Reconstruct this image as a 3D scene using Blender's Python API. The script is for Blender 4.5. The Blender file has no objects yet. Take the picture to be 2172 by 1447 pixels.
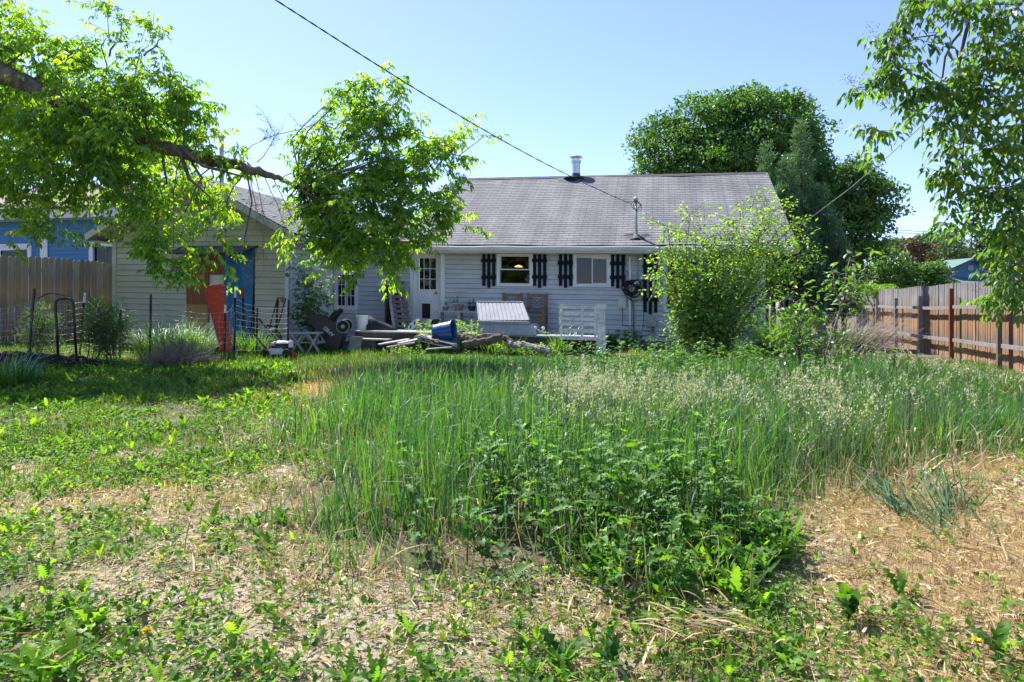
import bpy, math, random
import numpy as np
from mathutils import Vector, Matrix
random.seed(7)
rng = np.random.default_rng(11)
sc = bpy.context.scene
COL = sc.collection
R = math.radians

# ------------------------------------------------------------------ camera, sky, sun
H, F, CX, CY = 1.25, 1448.0, 1086.0, 650.0
cam = bpy.data.cameras.new("camera")
cam.lens = 24.0; cam.sensor_width = 36.0
cam.shift_y = -73.5 / 2172.0
cam.clip_start = 0.05; cam.clip_end = 3000
camo = bpy.data.objects.new("camera", cam); COL.objects.link(camo)
camo.location = (0, 0, H); camo.rotation_euler = (R(90), 0, 0)
sc.camera = camo
SUN_EL, SUN_AZ = 55.0, -37.0            # azimuth from +Y, negative = towards -X
w = bpy.data.worlds.new("World"); sc.world = w; w.use_nodes = True
nt = w.node_tree; nt.nodes.clear()
sky = nt.nodes.new("ShaderNodeTexSky"); sky.sky_type = 'NISHITA'; sky.sun_disc = False
sky.sun_elevation = R(SUN_EL); sky.sun_rotation = R(SUN_AZ)
sky.altitude = 900; sky.air_density = 1.0; sky.dust_density = 0.9; sky.ozone_density = 3.5
bg = nt.nodes.new("ShaderNodeBackground"); bg.inputs[1].default_value = 0.145
ow = nt.nodes.new("ShaderNodeOutputWorld")
tint = nt.nodes.new("ShaderNodeVectorMath"); tint.operation = 'MULTIPLY'; tint.inputs[1].default_value = (.76, .72, .84)
nt.links.new(sky.outputs[0], tint.inputs[0]); nt.links.new(tint.outputs[0], bg.inputs[0]); nt.links.new(bg.outputs[0], ow.inputs[0])
sl = bpy.data.lights.new("sun", 'SUN'); sl.energy = 4.8; sl.angle = R(0.5); sl.color = (1.0, 0.95, 0.87)
so = bpy.data.objects.new("sun", sl); COL.objects.link(so); so.location = (-20, 20, 40)
sdir = Vector((math.sin(R(SUN_AZ))*math.cos(R(SUN_EL)), math.cos(R(SUN_AZ))*math.cos(R(SUN_EL)), math.sin(R(SUN_EL))))
so.rotation_euler = sdir.to_track_quat('Z', 'Y').to_euler()
sc.view_settings.view_transform = 'Standard'; sc.view_settings.look = 'None'
sc.view_settings.exposure = 1.2; sc.view_settings.gamma = 1.0
sc.cycles.max_bounces = 8; sc.cycles.transparent_max_bounces = 8
sc.cycles.use_denoising = True
sc.cycles.caustics_reflective = False; sc.cycles.caustics_refractive = False

def P(px, py, Y):
    return ((px-CX)/F*Y, Y, H-(py-CY)/F*Y)
def sstep(a, b, x):
    t = np.clip((x-a)/(b-a), 0, 1); return t*t*(3-2*t)
def ground(x, y):
    x = np.asarray(x, float); y = np.asarray(y, float)
    g = 0.16*sstep(6, 16, y)*(1-0.8*sstep(6, 11, x))
    g = g + 0.25*sstep(-8, -12, x)*sstep(10, 17, y) - 0.17*sstep(6.5, 11, x)*sstep(7, 12, y)
    g = g + 0.02*np.sin(x*1.3+0.5*y)*np.cos(y*1.1) + 0.012*np.sin(x*3.1)*np.sin(y*2.7+x)
    return g
def G(x, y): return float(ground(x, y))

# ------------------------------------------------------------------ materials
def nodes(name):
    m = bpy.data.materials.new(name); m.use_nodes = True
    t = m.node_tree; t.nodes.clear()
    o = t.nodes.new("ShaderNodeOutputMaterial")
    return m, t, o
def N(t, typ, **kw):
    n = t.nodes.new(typ)
    for k, v in kw.items():
        if k.startswith('i_'):
            key = k[2:]; key = int(key) if key.isdigit() else key.replace('_', ' ')
            n.inputs[key].default_value = v
        else: setattr(n, k, v)
    return n
def ramp(t, fac, stops):
    r = t.nodes.new("ShaderNodeValToRGB"); e = r.color_ramp.elements
    while len(e) > 1: e.remove(e[-1])
    e[0].position = stops[0][0]; e[0].color = (*stops[0][1], 1)
    for p, c in stops[1:]:
        k = e.new(p); k.color = (*c, 1)
    t.links.new(fac, r.inputs[0]); return r.outputs[0]
def c3(c): return (*c, 1)
def plain(name, c1, c2=None, rough=0.6, scale=6.0, stretch=(1,1,1), metal=0.0, bump=0.0, bscale=40.0, detail=5, lo=0.35, hi=0.65, spec=0.4):
    m, t, o = nodes(name); L = t.links.new
    b = N(t, "ShaderNodeBsdfPrincipled", i_Roughness=rough, i_Metallic=metal)
    b.inputs['Specular IOR Level'].default_value = spec
    tc = N(t, "ShaderNodeTexCoord"); mp = N(t, "ShaderNodeMapping"); mp.inputs['Scale'].default_value = stretch
    L(tc.outputs['Object'], mp.inputs[0])
    n = N(t, "ShaderNodeTexNoise", i_Scale=scale, i_Detail=detail, i_Roughness=0.6); L(mp.outputs[0], n.inputs['Vector'])
    c2 = c2 or tuple(x*0.8 for x in c1)
    L(ramp(t, n.outputs[0], [(lo, c1), (hi, c2)]), b.inputs['Base Color'])
    if bump:
        n2 = N(t, "ShaderNodeTexNoise", i_Scale=bscale, i_Detail=4); L(mp.outputs[0], n2.inputs['Vector'])
        bp = N(t, "ShaderNodeBump", i_Strength=bump, i_Distance=0.01); L(n2.outputs[0], bp.inputs['Height']); L(bp.outputs[0], b.inputs['Normal'])
    L(b.outputs[0], o.inputs[0]); return m
def leafmat(name, cols, trans=0.45, tcol=1.9, gloss=0.14, rough=0.5, yel=(1.25, 1.1, 0.25)):
    """two sided leaf: diffuse + translucent + a waxy sheen; 'rnd' varies the colour leaf by leaf"""
    m, t, o = nodes(name); L = t.links.new
    a = N(t, "ShaderNodeAttribute", attribute_name="rnd")
    k = len(cols)
    col = ramp(t, a.outputs['Fac'], [(i/(k-1), c) for i, c in enumerate(cols)])
    d = N(t, "ShaderNodeBsdfDiffuse"); L(col, d.inputs[0])
    mx = N(t, "ShaderNodeVectorMath", operation='MULTIPLY'); L(col, mx.inputs[0])
    mx.inputs[1].default_value = tuple(tcol*y for y in yel)
    tr = N(t, "ShaderNodeBsdfTranslucent"); L(mx.outputs[0], tr.inputs[0])
    ms = N(t, "ShaderNodeMixShader", i_0=trans); L(d.outputs[0], ms.inputs[1]); L(tr.outputs[0], ms.inputs[2])
    gl = N(t, "ShaderNodeBsdfGlossy", i_Roughness=rough); gl.inputs[0].default_value = (.9, 1, 1, 1)
    fr = N(t, "ShaderNodeFresnel", i_IOR=1.45); mu = N(t, "ShaderNodeMath", operation='MULTIPLY_ADD'); L(fr.outputs[0], mu.inputs[0])
    mu.inputs[1].default_value = 0.20; mu.inputs[2].default_value = gloss*0.12
    m2 = N(t, "ShaderNodeMixShader"); L(mu.outputs[0], m2.inputs[0]); L(ms.outputs[0], m2.inputs[1]); L(gl.outputs[0], m2.inputs[2])
    L(m2.outputs[0], o.inputs[0]); return m
def glassmat(name, tint=(.5,.55,.6), base=0.0):
    m, t, o = nodes(name); L = t.links.new
    tr = N(t, "ShaderNodeBsdfTransparent"); tr.inputs[0].default_value = c3(tint)
    g = N(t, "ShaderNodeBsdfGlossy", i_Roughness=0.03)
    fr = N(t, "ShaderNodeFresnel", i_IOR=1.5); ad = N(t, "ShaderNodeMath", operation='ADD'); ad.inputs[1].default_value = base; L(fr.outputs[0], ad.inputs[0])
    ms = N(t, "ShaderNodeMixShader"); L(ad.outputs[0], ms.inputs[0]); L(tr.outputs[0], ms.inputs[1]); L(g.outputs[0], ms.inputs[2])
    L(ms.outputs[0], o.inputs[0]); return m
def picketmat(name, stops, var=0.35, streak=(26, 26, 1.1)):
    """weathered boards: colour bands along the height ('hgt' 0..1), streaky grain, per board variation ('rnd')"""
    m, t, o = nodes(name); L = t.links.new
    b = N(t, "ShaderNodeBsdfPrincipled", i_Roughness=0.85)
    tc = N(t, "ShaderNodeTexCoord"); mp = N(t, "ShaderNodeMapping"); mp.inputs['Scale'].default_value = streak; L(tc.outputs['Object'], mp.inputs[0])
    n = N(t, "ShaderNodeTexNoise", i_Scale=1.6, i_Detail=6, i_Roughness=0.7); L(mp.outputs[0], n.inputs['Vector'])
    h = N(t, "ShaderNodeAttribute", attribute_name="hgt"); r = N(t, "ShaderNodeAttribute", attribute_name="rnd")
    s1 = N(t, "ShaderNodeMath", operation='SUBTRACT'); L(n.outputs[0], s1.inputs[0]); s1.inputs[1].default_value = .5
    s2 = N(t, "ShaderNodeMath", operation='MULTIPLY_ADD'); L(s1.outputs[0], s2.inputs[0]); s2.inputs[1].default_value = 0.75; L(h.outputs['Fac'], s2.inputs[2])
    r1 = N(t, "ShaderNodeMath", operation='SUBTRACT'); L(r.outputs['Fac'], r1.inputs[0]); r1.inputs[1].default_value = .5
    s3 = N(t, "ShaderNodeMath", operation='MULTIPLY_ADD'); L(r1.outputs[0], s3.inputs[0]); s3.inputs[1].default_value = 0.16; L(s2.outputs[0], s3.inputs[2])
    col = ramp(t, s3.outputs[0], stops)
    v = N(t, "ShaderNodeMath", operation='MULTIPLY_ADD'); L(r.outputs['Fac'], v.inputs[0]); v.inputs[1].default_value = var; v.inputs[2].default_value = 1-var*0.6
    g = N(t, "ShaderNodeMath", operation='MULTIPLY_ADD'); L(n.outputs[0], g.inputs[0]); g.inputs[1].default_value = 1.3; g.inputs[2].default_value = 0.35
    vv = N(t, "ShaderNodeMath", operation='MULTIPLY'); L(v.outputs[0], vv.inputs[0]); L(g.outputs[0], vv.inputs[1])
    mm = N(t, "ShaderNodeVectorMath", operation='SCALE'); L(col, mm.inputs[0]); L(vv.outputs[0], mm.inputs['Scale'])
    L(mm.outputs[0], b.inputs['Base Color'])
    bp = N(t, "ShaderNodeBump", i_Strength=0.5, i_Distance=0.006); L(n.outputs[0], bp.inputs['Height']); L(bp.outputs[0], b.inputs['Normal'])
    L(b.outputs[0], o.inputs[0]); return m
def shinglemat(name, c1, c2, mortar):
    m, t, o = nodes(name); L = t.links.new
    b = N(t, "ShaderNodeBsdfPrincipled", i_Roughness=0.9); uv = N(t, "ShaderNodeUVMap")
    br = N(t, "ShaderNodeTexBrick", offset=0.5, i_Scale=1.0, i_Bias=0.0)
    br.inputs['Mortar Size'].default_value = 0.009; br.inputs['Brick Width'].default_value = 0.305; br.inputs['Row Height'].default_value = 0.143; br.inputs['Mortar Smooth'].default_value = 0.3
    br.inputs['Color1'].default_value = c3(c1); br.inputs['Color2'].default_value = c3(c2); br.inputs['Mortar'].default_value = c3(mortar)
    L(uv.outputs[0], br.inputs['Vector'])
    n = N(t, "ShaderNodeTexNoise", i_Scale=0.55, i_Detail=6, i_Roughness=0.65); L(uv.outputs[0], n.inputs['Vector'])
    n3 = N(t, "ShaderNodeTexNoise", i_Scale=60.0, i_Detail=2); L(uv.outputs[0], n3.inputs['Vector'])
    mpp = N(t, "ShaderNodeMapping"); mpp.inputs['Scale'].default_value = (2.2, 0.28, 1); L(uv.outputs[0], mpp.inputs[0])
    n2 = N(t, "ShaderNodeTexNoise", i_Scale=1.0, i_Detail=4); L(mpp.outputs[0], n2.inputs['Vector'])
    f = ramp(t, n.outputs[0], [(.3, (.72,.72,.75)), (.7, (1.22,1.22,1.2))])
    f2 = ramp(t, n2.outputs[0], [(.36, (.78,.79,.82)), (.66, (1.25,1.24,1.22))])
    f3 = ramp(t, n3.outputs[0], [(.3, (.8,.8,.8)), (.7, (1.2,1.2,1.2))])
    a = N(t, "ShaderNodeVectorMath", operation='MULTIPLY'); L(br.outputs[0], a.inputs[0]); L(f, a.inputs[1])
    c = N(t, "ShaderNodeVectorMath", operation='MULTIPLY'); L(a.outputs[0], c.inputs[0]); L(f2, c.inputs[1])
    d = N(t, "ShaderNodeVectorMath", operation='MULTIPLY'); L(c.outputs[0], d.inputs[0]); L(f3, d.inputs[1])
    L(d.outputs[0], b.inputs['Base Color']); L(b.outputs[0], o.inputs[0]); return m

M = {}
M['siding'] = plain('siding_paint', (.53,.555,.585), (.42,.445,.475), rough=.55, scale=1.6, stretch=(1,1,4), bump=.05)
M['siding_garage'] = plain('garage_siding_paint', (.56,.55,.46), (.48,.475,.395), rough=.6, scale=1.0, stretch=(1,1,4))
M['white'] = plain('white_paint', (.74,.75,.76), (.66,.67,.68), rough=.5, scale=3)
M['fascia'] = plain('fascia_paint', (.56,.59,.54), (.48,.51,.46), rough=.6, scale=3)
M['navy'] = plain('navy_shutter_paint', (.006,.013,.024), (.010,.018,.03), rough=.75, scale=20, spec=.12)
M['shingle'] = shinglemat('roof_shingle', (.180,.186,.192), (.148,.153,.159), (.042,.043,.046))
M['shingle_brown'] = shinglemat('brown_shingle', (.25,.20,.17), (.20,.16,.14), (.08,.06,.05))
M['patch'] = plain('roof_sealant', (.03,.035,.045), (.06,.06,.07), rough=.7)
M['glass'] = glassmat('window_glass')
M['dark'] = plain('dark_interior_lap_shade', (.02,.02,.022), (.035,.033,.03), rough=.9)
M['black'] = plain('black_plastic', (.006,.007,.009), (.010,.011,.013), rough=.42, spec=.5)
M['rubber'] = plain('black_rubber', (.012,.012,.012), (.02,.02,.02), rough=.8)
M['steel'] = plain('galvanised_steel', (.55,.58,.60), (.42,.45,.48), rough=.32, metal=.85, scale=9)
M['greymetal'] = plain('grey_painted_metal', (.36,.38,.39), (.28,.30,.31), rough=.5, scale=8)
M['wire'] = plain('wire', (.62,.62,.60), (.45,.42,.38), rough=.5, metal=.3)
M['cable'] = plain('cable_rubber', (.02,.025,.03), rough=.6)
M['oldwood'] = plain('grey_weathered_wood', (.46,.45,.43), (.27,.26,.25), rough=.9, scale=14, stretch=(1,1,1), bump=.4)
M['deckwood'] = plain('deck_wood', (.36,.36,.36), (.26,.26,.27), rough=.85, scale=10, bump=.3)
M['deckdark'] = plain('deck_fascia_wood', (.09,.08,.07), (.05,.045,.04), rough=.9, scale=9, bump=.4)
M['teak'] = plain('weathered_teak', (.22,.165,.135), (.14,.11,.10), rough=.85, scale=20, bump=.3)
M['teakbrown'] = plain('brown_teak', (.30,.16,.09), (.20,.10,.06), rough=.85, scale=20, bump=.3)
M['osb'] = plain('osb_tan', (.55,.34,.16), (.36,.20,.09), rough=.85, scale=38, detail=2, bump=.3)
M['osbdark'] = plain('osb_redbrown', (.20,.075,.035), (.32,.15,.07), rough=.85, scale=30, detail=3)
M['tarp'] = plain('blue_tarp', (.018,.19,.42), (.014,.15,.34), rough=.5, scale=5, bump=.25, bscale=9)
M['red_mesh'] = plain('red_orange_mesh', (.68,.085,.035), (.42,.045,.022), rough=.75, scale=9, stretch=(1,1,5), bump=.8, bscale=70)
M['bluetub'] = plain('blue_plastic', (.012,.075,.27), (.012,.065,.24), rough=.33, scale=4)
M['greyresin'] = plain('grey_resin', (.36,.375,.40), (.29,.305,.33), rough=.85, spec=.1, scale=5)
M['terracotta'] = plain('clay_pot', (.28,.19,.15), (.22,.15,.12), rough=.9)
M['hose'] = plain('green_hose', (.01,.20,.09), (.01,.17,.07), rough=.35)
M['concrete'] = plain('concrete', (.28,.27,.25), (.18,.18,.17), rough=.95, scale=9, bump=.4)
M['bark'] = plain('bark', (.19,.155,.125), (.055,.045,.036), rough=.95, scale=9, stretch=(1,1,.35), bump=1.0, bscale=22)
M['barkgrey'] = plain('bark_grey', (.17,.15,.13), (.08,.07,.06), rough=.95, scale=8, bump=.8)
M['log'] = plain('log_bark', (.17,.135,.105), (.07,.055,.045), rough=.95, scale=9, stretch=(.3,1,1), bump=1.0, bscale=26)
M['twig'] = plain('dead_twig', (.30,.24,.19), (.20,.16,.13), rough=.9)
M['bluehouse'] = plain('blue_clapboard', (.055,.20,.40), (.05,.175,.35), rough=.55, scale=2)
M['bluehouse2'] = plain('blue_clapboard_far', (.07,.19,.34), (.06,.17,.31), rough=.6, scale=2)
M['metalroof'] = plain('green_metal_roof', (.10,.19,.17), (.08,.16,.14), rough=.6, scale=2)
M['red'] = plain('red_paint', (.42,.012,.01), (.32,.01,.01), rough=.35)
M['silver'] = plain('silver_plastic', (.60,.61,.63), (.52,.53,.55), rough=.35, scale=12)
M['amber'] = plain('curtain_cloth', (.42,.46,.42), (.30,.34,.31), rough=.9, scale=4, stretch=(12,12,1))
M['red_post'] = plain('red_brown_post', (.24,.065,.025), (.15,.04,.018), rough=.8, scale=10, stretch=(3,3,.5), bump=.3)
M['brown_post'] = plain('brown_post', (.20,.15,.12), (.14,.10,.08), rough=.85, scale=10, stretch=(3,3,.5), bump=.3)
M['grey_post'] = plain('grey_post', (.28,.27,.26), (.18,.17,.165), rough=.85, scale=10, stretch=(3,3,.5), bump=.3)
M['picket_r'] = picketmat('fence_boards', [(0.0, (.30,.21,.15)), (.20, (.34,.18,.085)), (.27, (.13,.11,.105)), (.34, (.16,.125,.11)), (.40, (.31,.165,.075)), (.64, (.27,.16,.09)), (.72, (.17,.155,.15)), (.86,(.25,.235,.235)), (1.0, (.17,.16,.165))])
M['picket_l'] = picketmat('picket_boards', [(0.0, (.24,.15,.10)), (.3, (.32,.23,.17)), (.52, (.34,.26,.20)), (.60, (.50,.34,.20)), (.68, (.33,.26,.21)), (1.0, (.38,.34,.31))])
M['fabric'] = plain('black_fabric', (.008,.008,.009), (.018,.018,.02), rough=.95, spec=.1, scale=8, bump=.5)
M['yellow'] = plain('dandelion_petals', (.72,.58,.015), (.70,.52,.012), rough=.7)
M['puff'] = plain('seed_fluff', (.75,.74,.70), rough=.9)
# foliage: stops run dark -> light
M['L_elder'] = leafmat('box_elder_leaf', [(.045,.12,.012), (.09,.20,.018), (.155,.29,.026), (.26,.38,.045)], trans=.62, tcol=2.6)
M['L_ash'] = leafmat('dark_green_leaf', [(.026,.080,.014), (.048,.13,.018), (.085,.19,.024), (.19,.27,.04)], trans=.55, tcol=2.4)
M['L_maple'] = leafmat('maple_leaf', [(.028,.085,.020), (.058,.15,.028), (.11,.235,.038)], trans=.45, tcol=2.1, gloss=.1)
M['L_juniper'] = leafmat('juniper_leaf', [(.05,.125,.07), (.08,.175,.095), (.12,.24,.13)], trans=.3, tcol=1.6, gloss=.03)
M['L_shrub'] = leafmat('shrub_leaf', [(.065,.155,.018), (.12,.24,.028), (.20,.34,.05)], trans=.58, tcol=2.5)
M['L_fig'] = leafmat('sapling_leaf', [(.05,.13,.02), (.08,.18,.025), (.12,.23,.035)], trans=.5, tcol=2.2, gloss=.25)
M['L_far'] = leafmat('far_leaf', [(.045,.095,.045), (.065,.13,.055), (.10,.17,.075)], trans=.35, tcol=1.6, gloss=.05)
M['L_rust'] = leafmat('rusty_leaf', [(.09,.055,.035), (.12,.075,.04), (.05,.09,.03)], trans=.3, tcol=1.4, gloss=.05)
M['L_weed'] = leafmat('broad_weed_leaf', [(.022,.080,.014), (.050,.14,.016), (.090,.21,.020), (.16,.29,.028)], trans=.55, tcol=2.3, gloss=.0)
M['L_grass'] = leafmat('grass_blade', [(.018,.066,.014), (.038,.115,.020), (.075,.18,.028), (.18,.28,.05)], trans=.5, tcol=2.2, gloss=.35, yel=(1.2,1.15,.3))
M['L_lawn'] = leafmat('lawn_blade', [(.032,.095,.012), (.070,.165,.018), (.15,.23,.04), (.40,.33,.14)], trans=.45, tcol=2.0, gloss=.1)
M['L_blue'] = leafmat('blue_green_grass', [(.018,.062,.022), (.042,.105,.034), (.095,.17,.06)], trans=.42, tcol=1.9, gloss=.05)
M['L_dry'] = leafmat('dry_grass', [(.29,.18,.07), (.45,.31,.14), (.58,.45,.24), (.74,.63,.42)], trans=.3, tcol=1.1, gloss=.05, yel=(1,1,.9))
M['L_seed'] = leafmat('seed_head', [(.32,.38,.18), (.50,.52,.28), (.66,.60,.42)], trans=.35, tcol=1.25, gloss=.03, yel=(1,1,.8))
M['L_dock'] = leafmat('rusty_seed_stalk', [(.20,.07,.03), (.30,.12,.05)], trans=.2, tcol=1.2, gloss=.02, yel=(1,1,.9))

# ------------------------------------------------------------------ object helpers
def tag(o, label=None, cat=None, group=None, kind=None):
    if label: o['label'] = label
    if cat: o['category'] = cat
    if group: o['group'] = group
    if kind: o['kind'] = kind
    return o
def thing(name, label, cat, loc=(0,0,0), group=None):
    o = bpy.data.objects.new(name, None); COL.objects.link(o); o.location = loc; o.empty_display_size = .1
    return tag(o, label, cat, group)
def link(name, me, parent, wloc):
    o = bpy.data.objects.new(name, me); COL.objects.link(o)
    if parent: o.parent = parent
    else: o.location = wloc
    return o
def origin(parent, V):
    if parent:
        x = Vector((0,0,0)); q = parent
        while q: x += q.location; q = q.parent
        return np.array(x)
    return np.array([(V[:,0].min()+V[:,0].max())/2, (V[:,1].min()+V[:,1].max())/2, V[:,2].min()])
class MB:
    def __init__(s, tf=None): s.V=[]; s.Fc=[]; s.UV=[]; s.tf=tf; s.A=[]; s.Hh=[]
    def v(s, p):
        s.V.append(s.tf(*p) if s.tf else tuple(p)); return len(s.V)-1
    def face(s, pts, uv=None, rnd=.5, hgt=None):
        i = [s.v(p) for p in pts]; s.Fc.append(i); s.UV += list(uv) if uv else [(0,0)]*len(i)
        s.A += [rnd]*len(i); s.Hh += list(hgt) if hgt else [0]*len(i)
    def box(s, x0,x1,y0,y1,z0,z1, rnd=.5, h=None):
        p=[(x0,y0,z0),(x1,y0,z0),(x1,y1,z0),(x0,y1,z0),(x0,y0,z1),(x1,y0,z1),(x1,y1,z1),(x0,y1,z1)]
        b=len(s.V)
        for q in p: s.v(q)
        s.A += [rnd]*8; s.Hh += ([h[0]]*4+[h[1]]*4) if h else [0]*8
        for f in ((3,2,1,0),(4,5,6,7),(0,1,5,4),(1,2,6,5),(2,3,7,6),(3,0,4,7)): s.Fc.append([b+k for k in f]); s.UV += [(0,0)]*4
    def obox(s, c, ax, ay, az):
        """box from its centre and three half vectors"""
        c=np.array(c,float); ax=np.array(ax,float); ay=np.array(ay,float); az=np.array(az,float)
        b=len(s.V)
        for sz in (-1,1):
            for sx,sy in ((-1,-1),(1,-1),(1,1),(-1,1)): s.v(tuple(c+sx*ax+sy*ay+sz*az))
        s.A += [.5]*8; s.Hh += [0]*8
        for f in ((3,2,1,0),(4,5,6,7),(0,1,5,4),(1,2,6,5),(2,3,7,6),(3,0,4,7)): s.Fc.append([b+k for k in f]); s.UV += [(0,0)]*4
    def bar(s, p, q, wd, th, up=(0,0,1)):
        p=np.array(p,float); q=np.array(q,float); d=(q-p); L=np.linalg.norm(d); d/=L
        u=np.array(up,float); x=np.cross(d,u); x/=max(np.linalg.norm(x),1e-6); y=np.cross(x,d)
        s.obox((p+q)/2, x*wd/2, d*L/2, y*th/2)
    def tube(s, pts, rad, n=8, cap=True):
        pts=[np.array(p,float) for p in pts]; k=len(pts)
        rad=[rad]*k if np.isscalar(rad) else rad
        b=len(s.V); ref=None
        for i,p in enumerate(pts):
            d=pts[min(i+1,k-1)]-pts[max(i-1,0)]; d/=max(np.linalg.norm(d),1e-9)
            if ref is None: ref=np.array((0,0,1.)) if abs(d[2])<.9 else np.array((1.,0,0))
            x=np.cross(d,ref); x/=max(np.linalg.norm(x),1e-9); y=np.cross(x,d); ref=y
            for j in range(n):
                a=2*math.pi*j/n; s.v(tuple(p+rad[i]*(math.cos(a)*x+math.sin(a)*y)))
        s.A += [.5]*(k*n); s.Hh += [0]*(k*n)
        for i in range(k-1):
            for j in range(n):
                j2=(j+1)%n; s.Fc.append([b+i*n+j,b+i*n+j2,b+(i+1)*n+j2,b+(i+1)*n+j]); s.UV += [(0,0)]*4
        if cap:
            s.Fc.append([b+j for j in range(n)][::-1]); s.Fc.append([b+(k-1)*n+j for j in range(n)]); s.UV += [(0,0)]*(2*n)
    def lathe(s, c, prof, n=20, axis=(0,0,1)):
        """profile [(r,h)] turned about axis through c"""
        a=np.array(axis,float); a/=np.linalg.norm(a); r=np.array((1.,0,0)) if abs(a[0])<.8 else np.array((0,1.,0))
        x=np.cross(a,r); x/=np.linalg.norm(x); y=np.cross(a,x); c=np.array(c,float); b=len(s.V)
        for rr,h in prof:
            for j in range(n):
                t=2*math.pi*j/n; s.v(tuple(c+a*h+rr*(math.cos(t)*x+math.sin(t)*y)))
        s.A += [.5]*(len(prof)*n); s.Hh += [0]*(len(prof)*n)
        for i in range(len(prof)-1):
            for j in range(n):
                j2=(j+1)%n; s.Fc.append([b+i*n+j,b+i*n+j2,b+(i+1)*n+j2,b+(i+1)*n+j]); s.UV += [(0,0)]*4
        s.Fc.append([b+j for j in range(n)][::-1]); s.Fc.append([b+(len(prof)-1)*n+j for j in range(n)]); s.UV += [(0,0)]*(2*n)
    def build(s, name, mat, parent=None, smooth=False, uv=False, attr=False):
        V=np.array(s.V,float); o=origin(parent,V); me=bpy.data.meshes.new(name)
        me.from_pydata((V-o).tolist(),[],s.Fc)
        if uv and len(s.UV)==len(me.loops):
            l=me.uv_layers.new(name="UVMap"); l.data.foreach_set('uv', np.array(s.UV,float).ravel())
        if attr:
            for nm,arr in (('rnd',s.A),('hgt',s.Hh)):
                a=me.attributes.new(nm,'FLOAT','POINT'); a.data.foreach_set('value', np.array(arr,float))
        me.materials.append(mat)
        if smooth: me.polygons.foreach_set('use_smooth',[True]*len(me.polygons))
        return link(name, me, parent, o)
def raw(name, V, Q, mat, parent=None, rnd=None, smooth=False, extra=None):
    """big quad mesh straight from arrays"""
    V=np.asarray(V,np.float32); Q=np.asarray(Q,np.int32); o=origin(parent,V); me=bpy.data.meshes.new(name)
    me.vertices.add(len(V)); me.vertices.foreach_set('co',(V-o.astype(np.float32)).ravel())
    me.loops.add(Q.size); me.loops.foreach_set('vertex_index',Q.ravel())
    me.polygons.add(len(Q)); me.polygons.foreach_set('loop_start',np.arange(len(Q),dtype=np.int32)*4)
    if rnd is not None:
        a=me.attributes.new('rnd','FLOAT','POINT'); a.data.foreach_set('value',np.clip(rnd,0,1).astype(np.float32))
    for k,arr in (extra or {}).items():
        a=me.attributes.new(k,'FLOAT','POINT'); a.data.foreach_set('value',arr.astype(np.float32))
    me.materials.append(mat); me.update(calc_edges=True)
    if smooth: me.polygons.foreach_set('use_smooth',np.ones(len(Q),bool))
    return link(name, me, parent, o)
class Bag:
    """collects instanced quad templates into one mesh"""
    def __init__(s): s.V=[]; s.Q=[]; s.r=[]; s.n=0
    def add(s, V, Q, r): s.V.append(V); s.Q.append(Q+s.n); s.r.append(r); s.n+=len(V)
    def inst(s, tmpl, pos, X, Y, Z, scale, rnd):
        tv, tq = tmpl; n=len(pos); k=len(tv)
        sc_ = np.asarray(scale,float); sc_ = sc_[:,None]*np.ones(3) if sc_.ndim==1 else sc_
        a=tv[None]*sc_[:,None,:]
        V=pos[:,None,:]+a[...,0:1]*X[:,None,:]+a[...,1:2]*Y[:,None,:]+a[...,2:3]*Z[:,None,:]
        Q=(tq[None]+np.arange(n)[:,None,None]*k).reshape(-1,4)
        s.add(V.reshape(-1,3),Q,np.repeat(rnd,k))
    def twigs(s, A, B, r0, r1, rnd=.5):
        """three sided sticks from A to B"""
        n=len(A); d=B-A; L=np.linalg.norm(d,axis=1,keepdims=True); d=d/np.maximum(L,1e-9)
        ref=np.where(np.abs(d[:,2:3])<.9,np.array([[0,0,1.]]),np.array([[1.,0,0]])); x=np.cross(d,ref); x/=np.linalg.norm(x,axis=1,keepdims=True); y=np.cross(x,d)
        r0=np.broadcast_to(np.asarray(r0,float),(n,))[:,None]; r1=np.broadcast_to(np.asarray(r1,float),(n,))[:,None]
        vs=[]
        for P_,r in ((A,r0),(B,r1)):
            for j in range(3):
                t=2*math.pi*j/3; vs.append(P_+r*(math.cos(t)*x+math.sin(t)*y))
        V=np.stack(vs,1).reshape(-1,3); q=np.array([[0,1,4,3],[1,2,5,4],[2,0,3,5]])
        s.add(V,(q[None]+np.arange(n)[:,None,None]*6).reshape(-1,4),np.full(n*6,rnd))
    def build(s, name, mat, parent=None, smooth=False):
        return raw(name,np.concatenate(s.V),np.concatenate(s.Q),mat,parent,np.concatenate(s.r),smooth)
def nrm(a): return a/np.maximum(np.linalg.norm(a,axis=-1,keepdims=True),1e-9)
def frame(Y, up):
    """Y along, Z as near to up as it can be"""
    Y=nrm(Y); X=nrm(np.cross(Y,up)); Z=np.cross(X,Y); return X,Y,Z
def rdir(n):
    return nrm(rng.normal(size=(n,3)))
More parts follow.
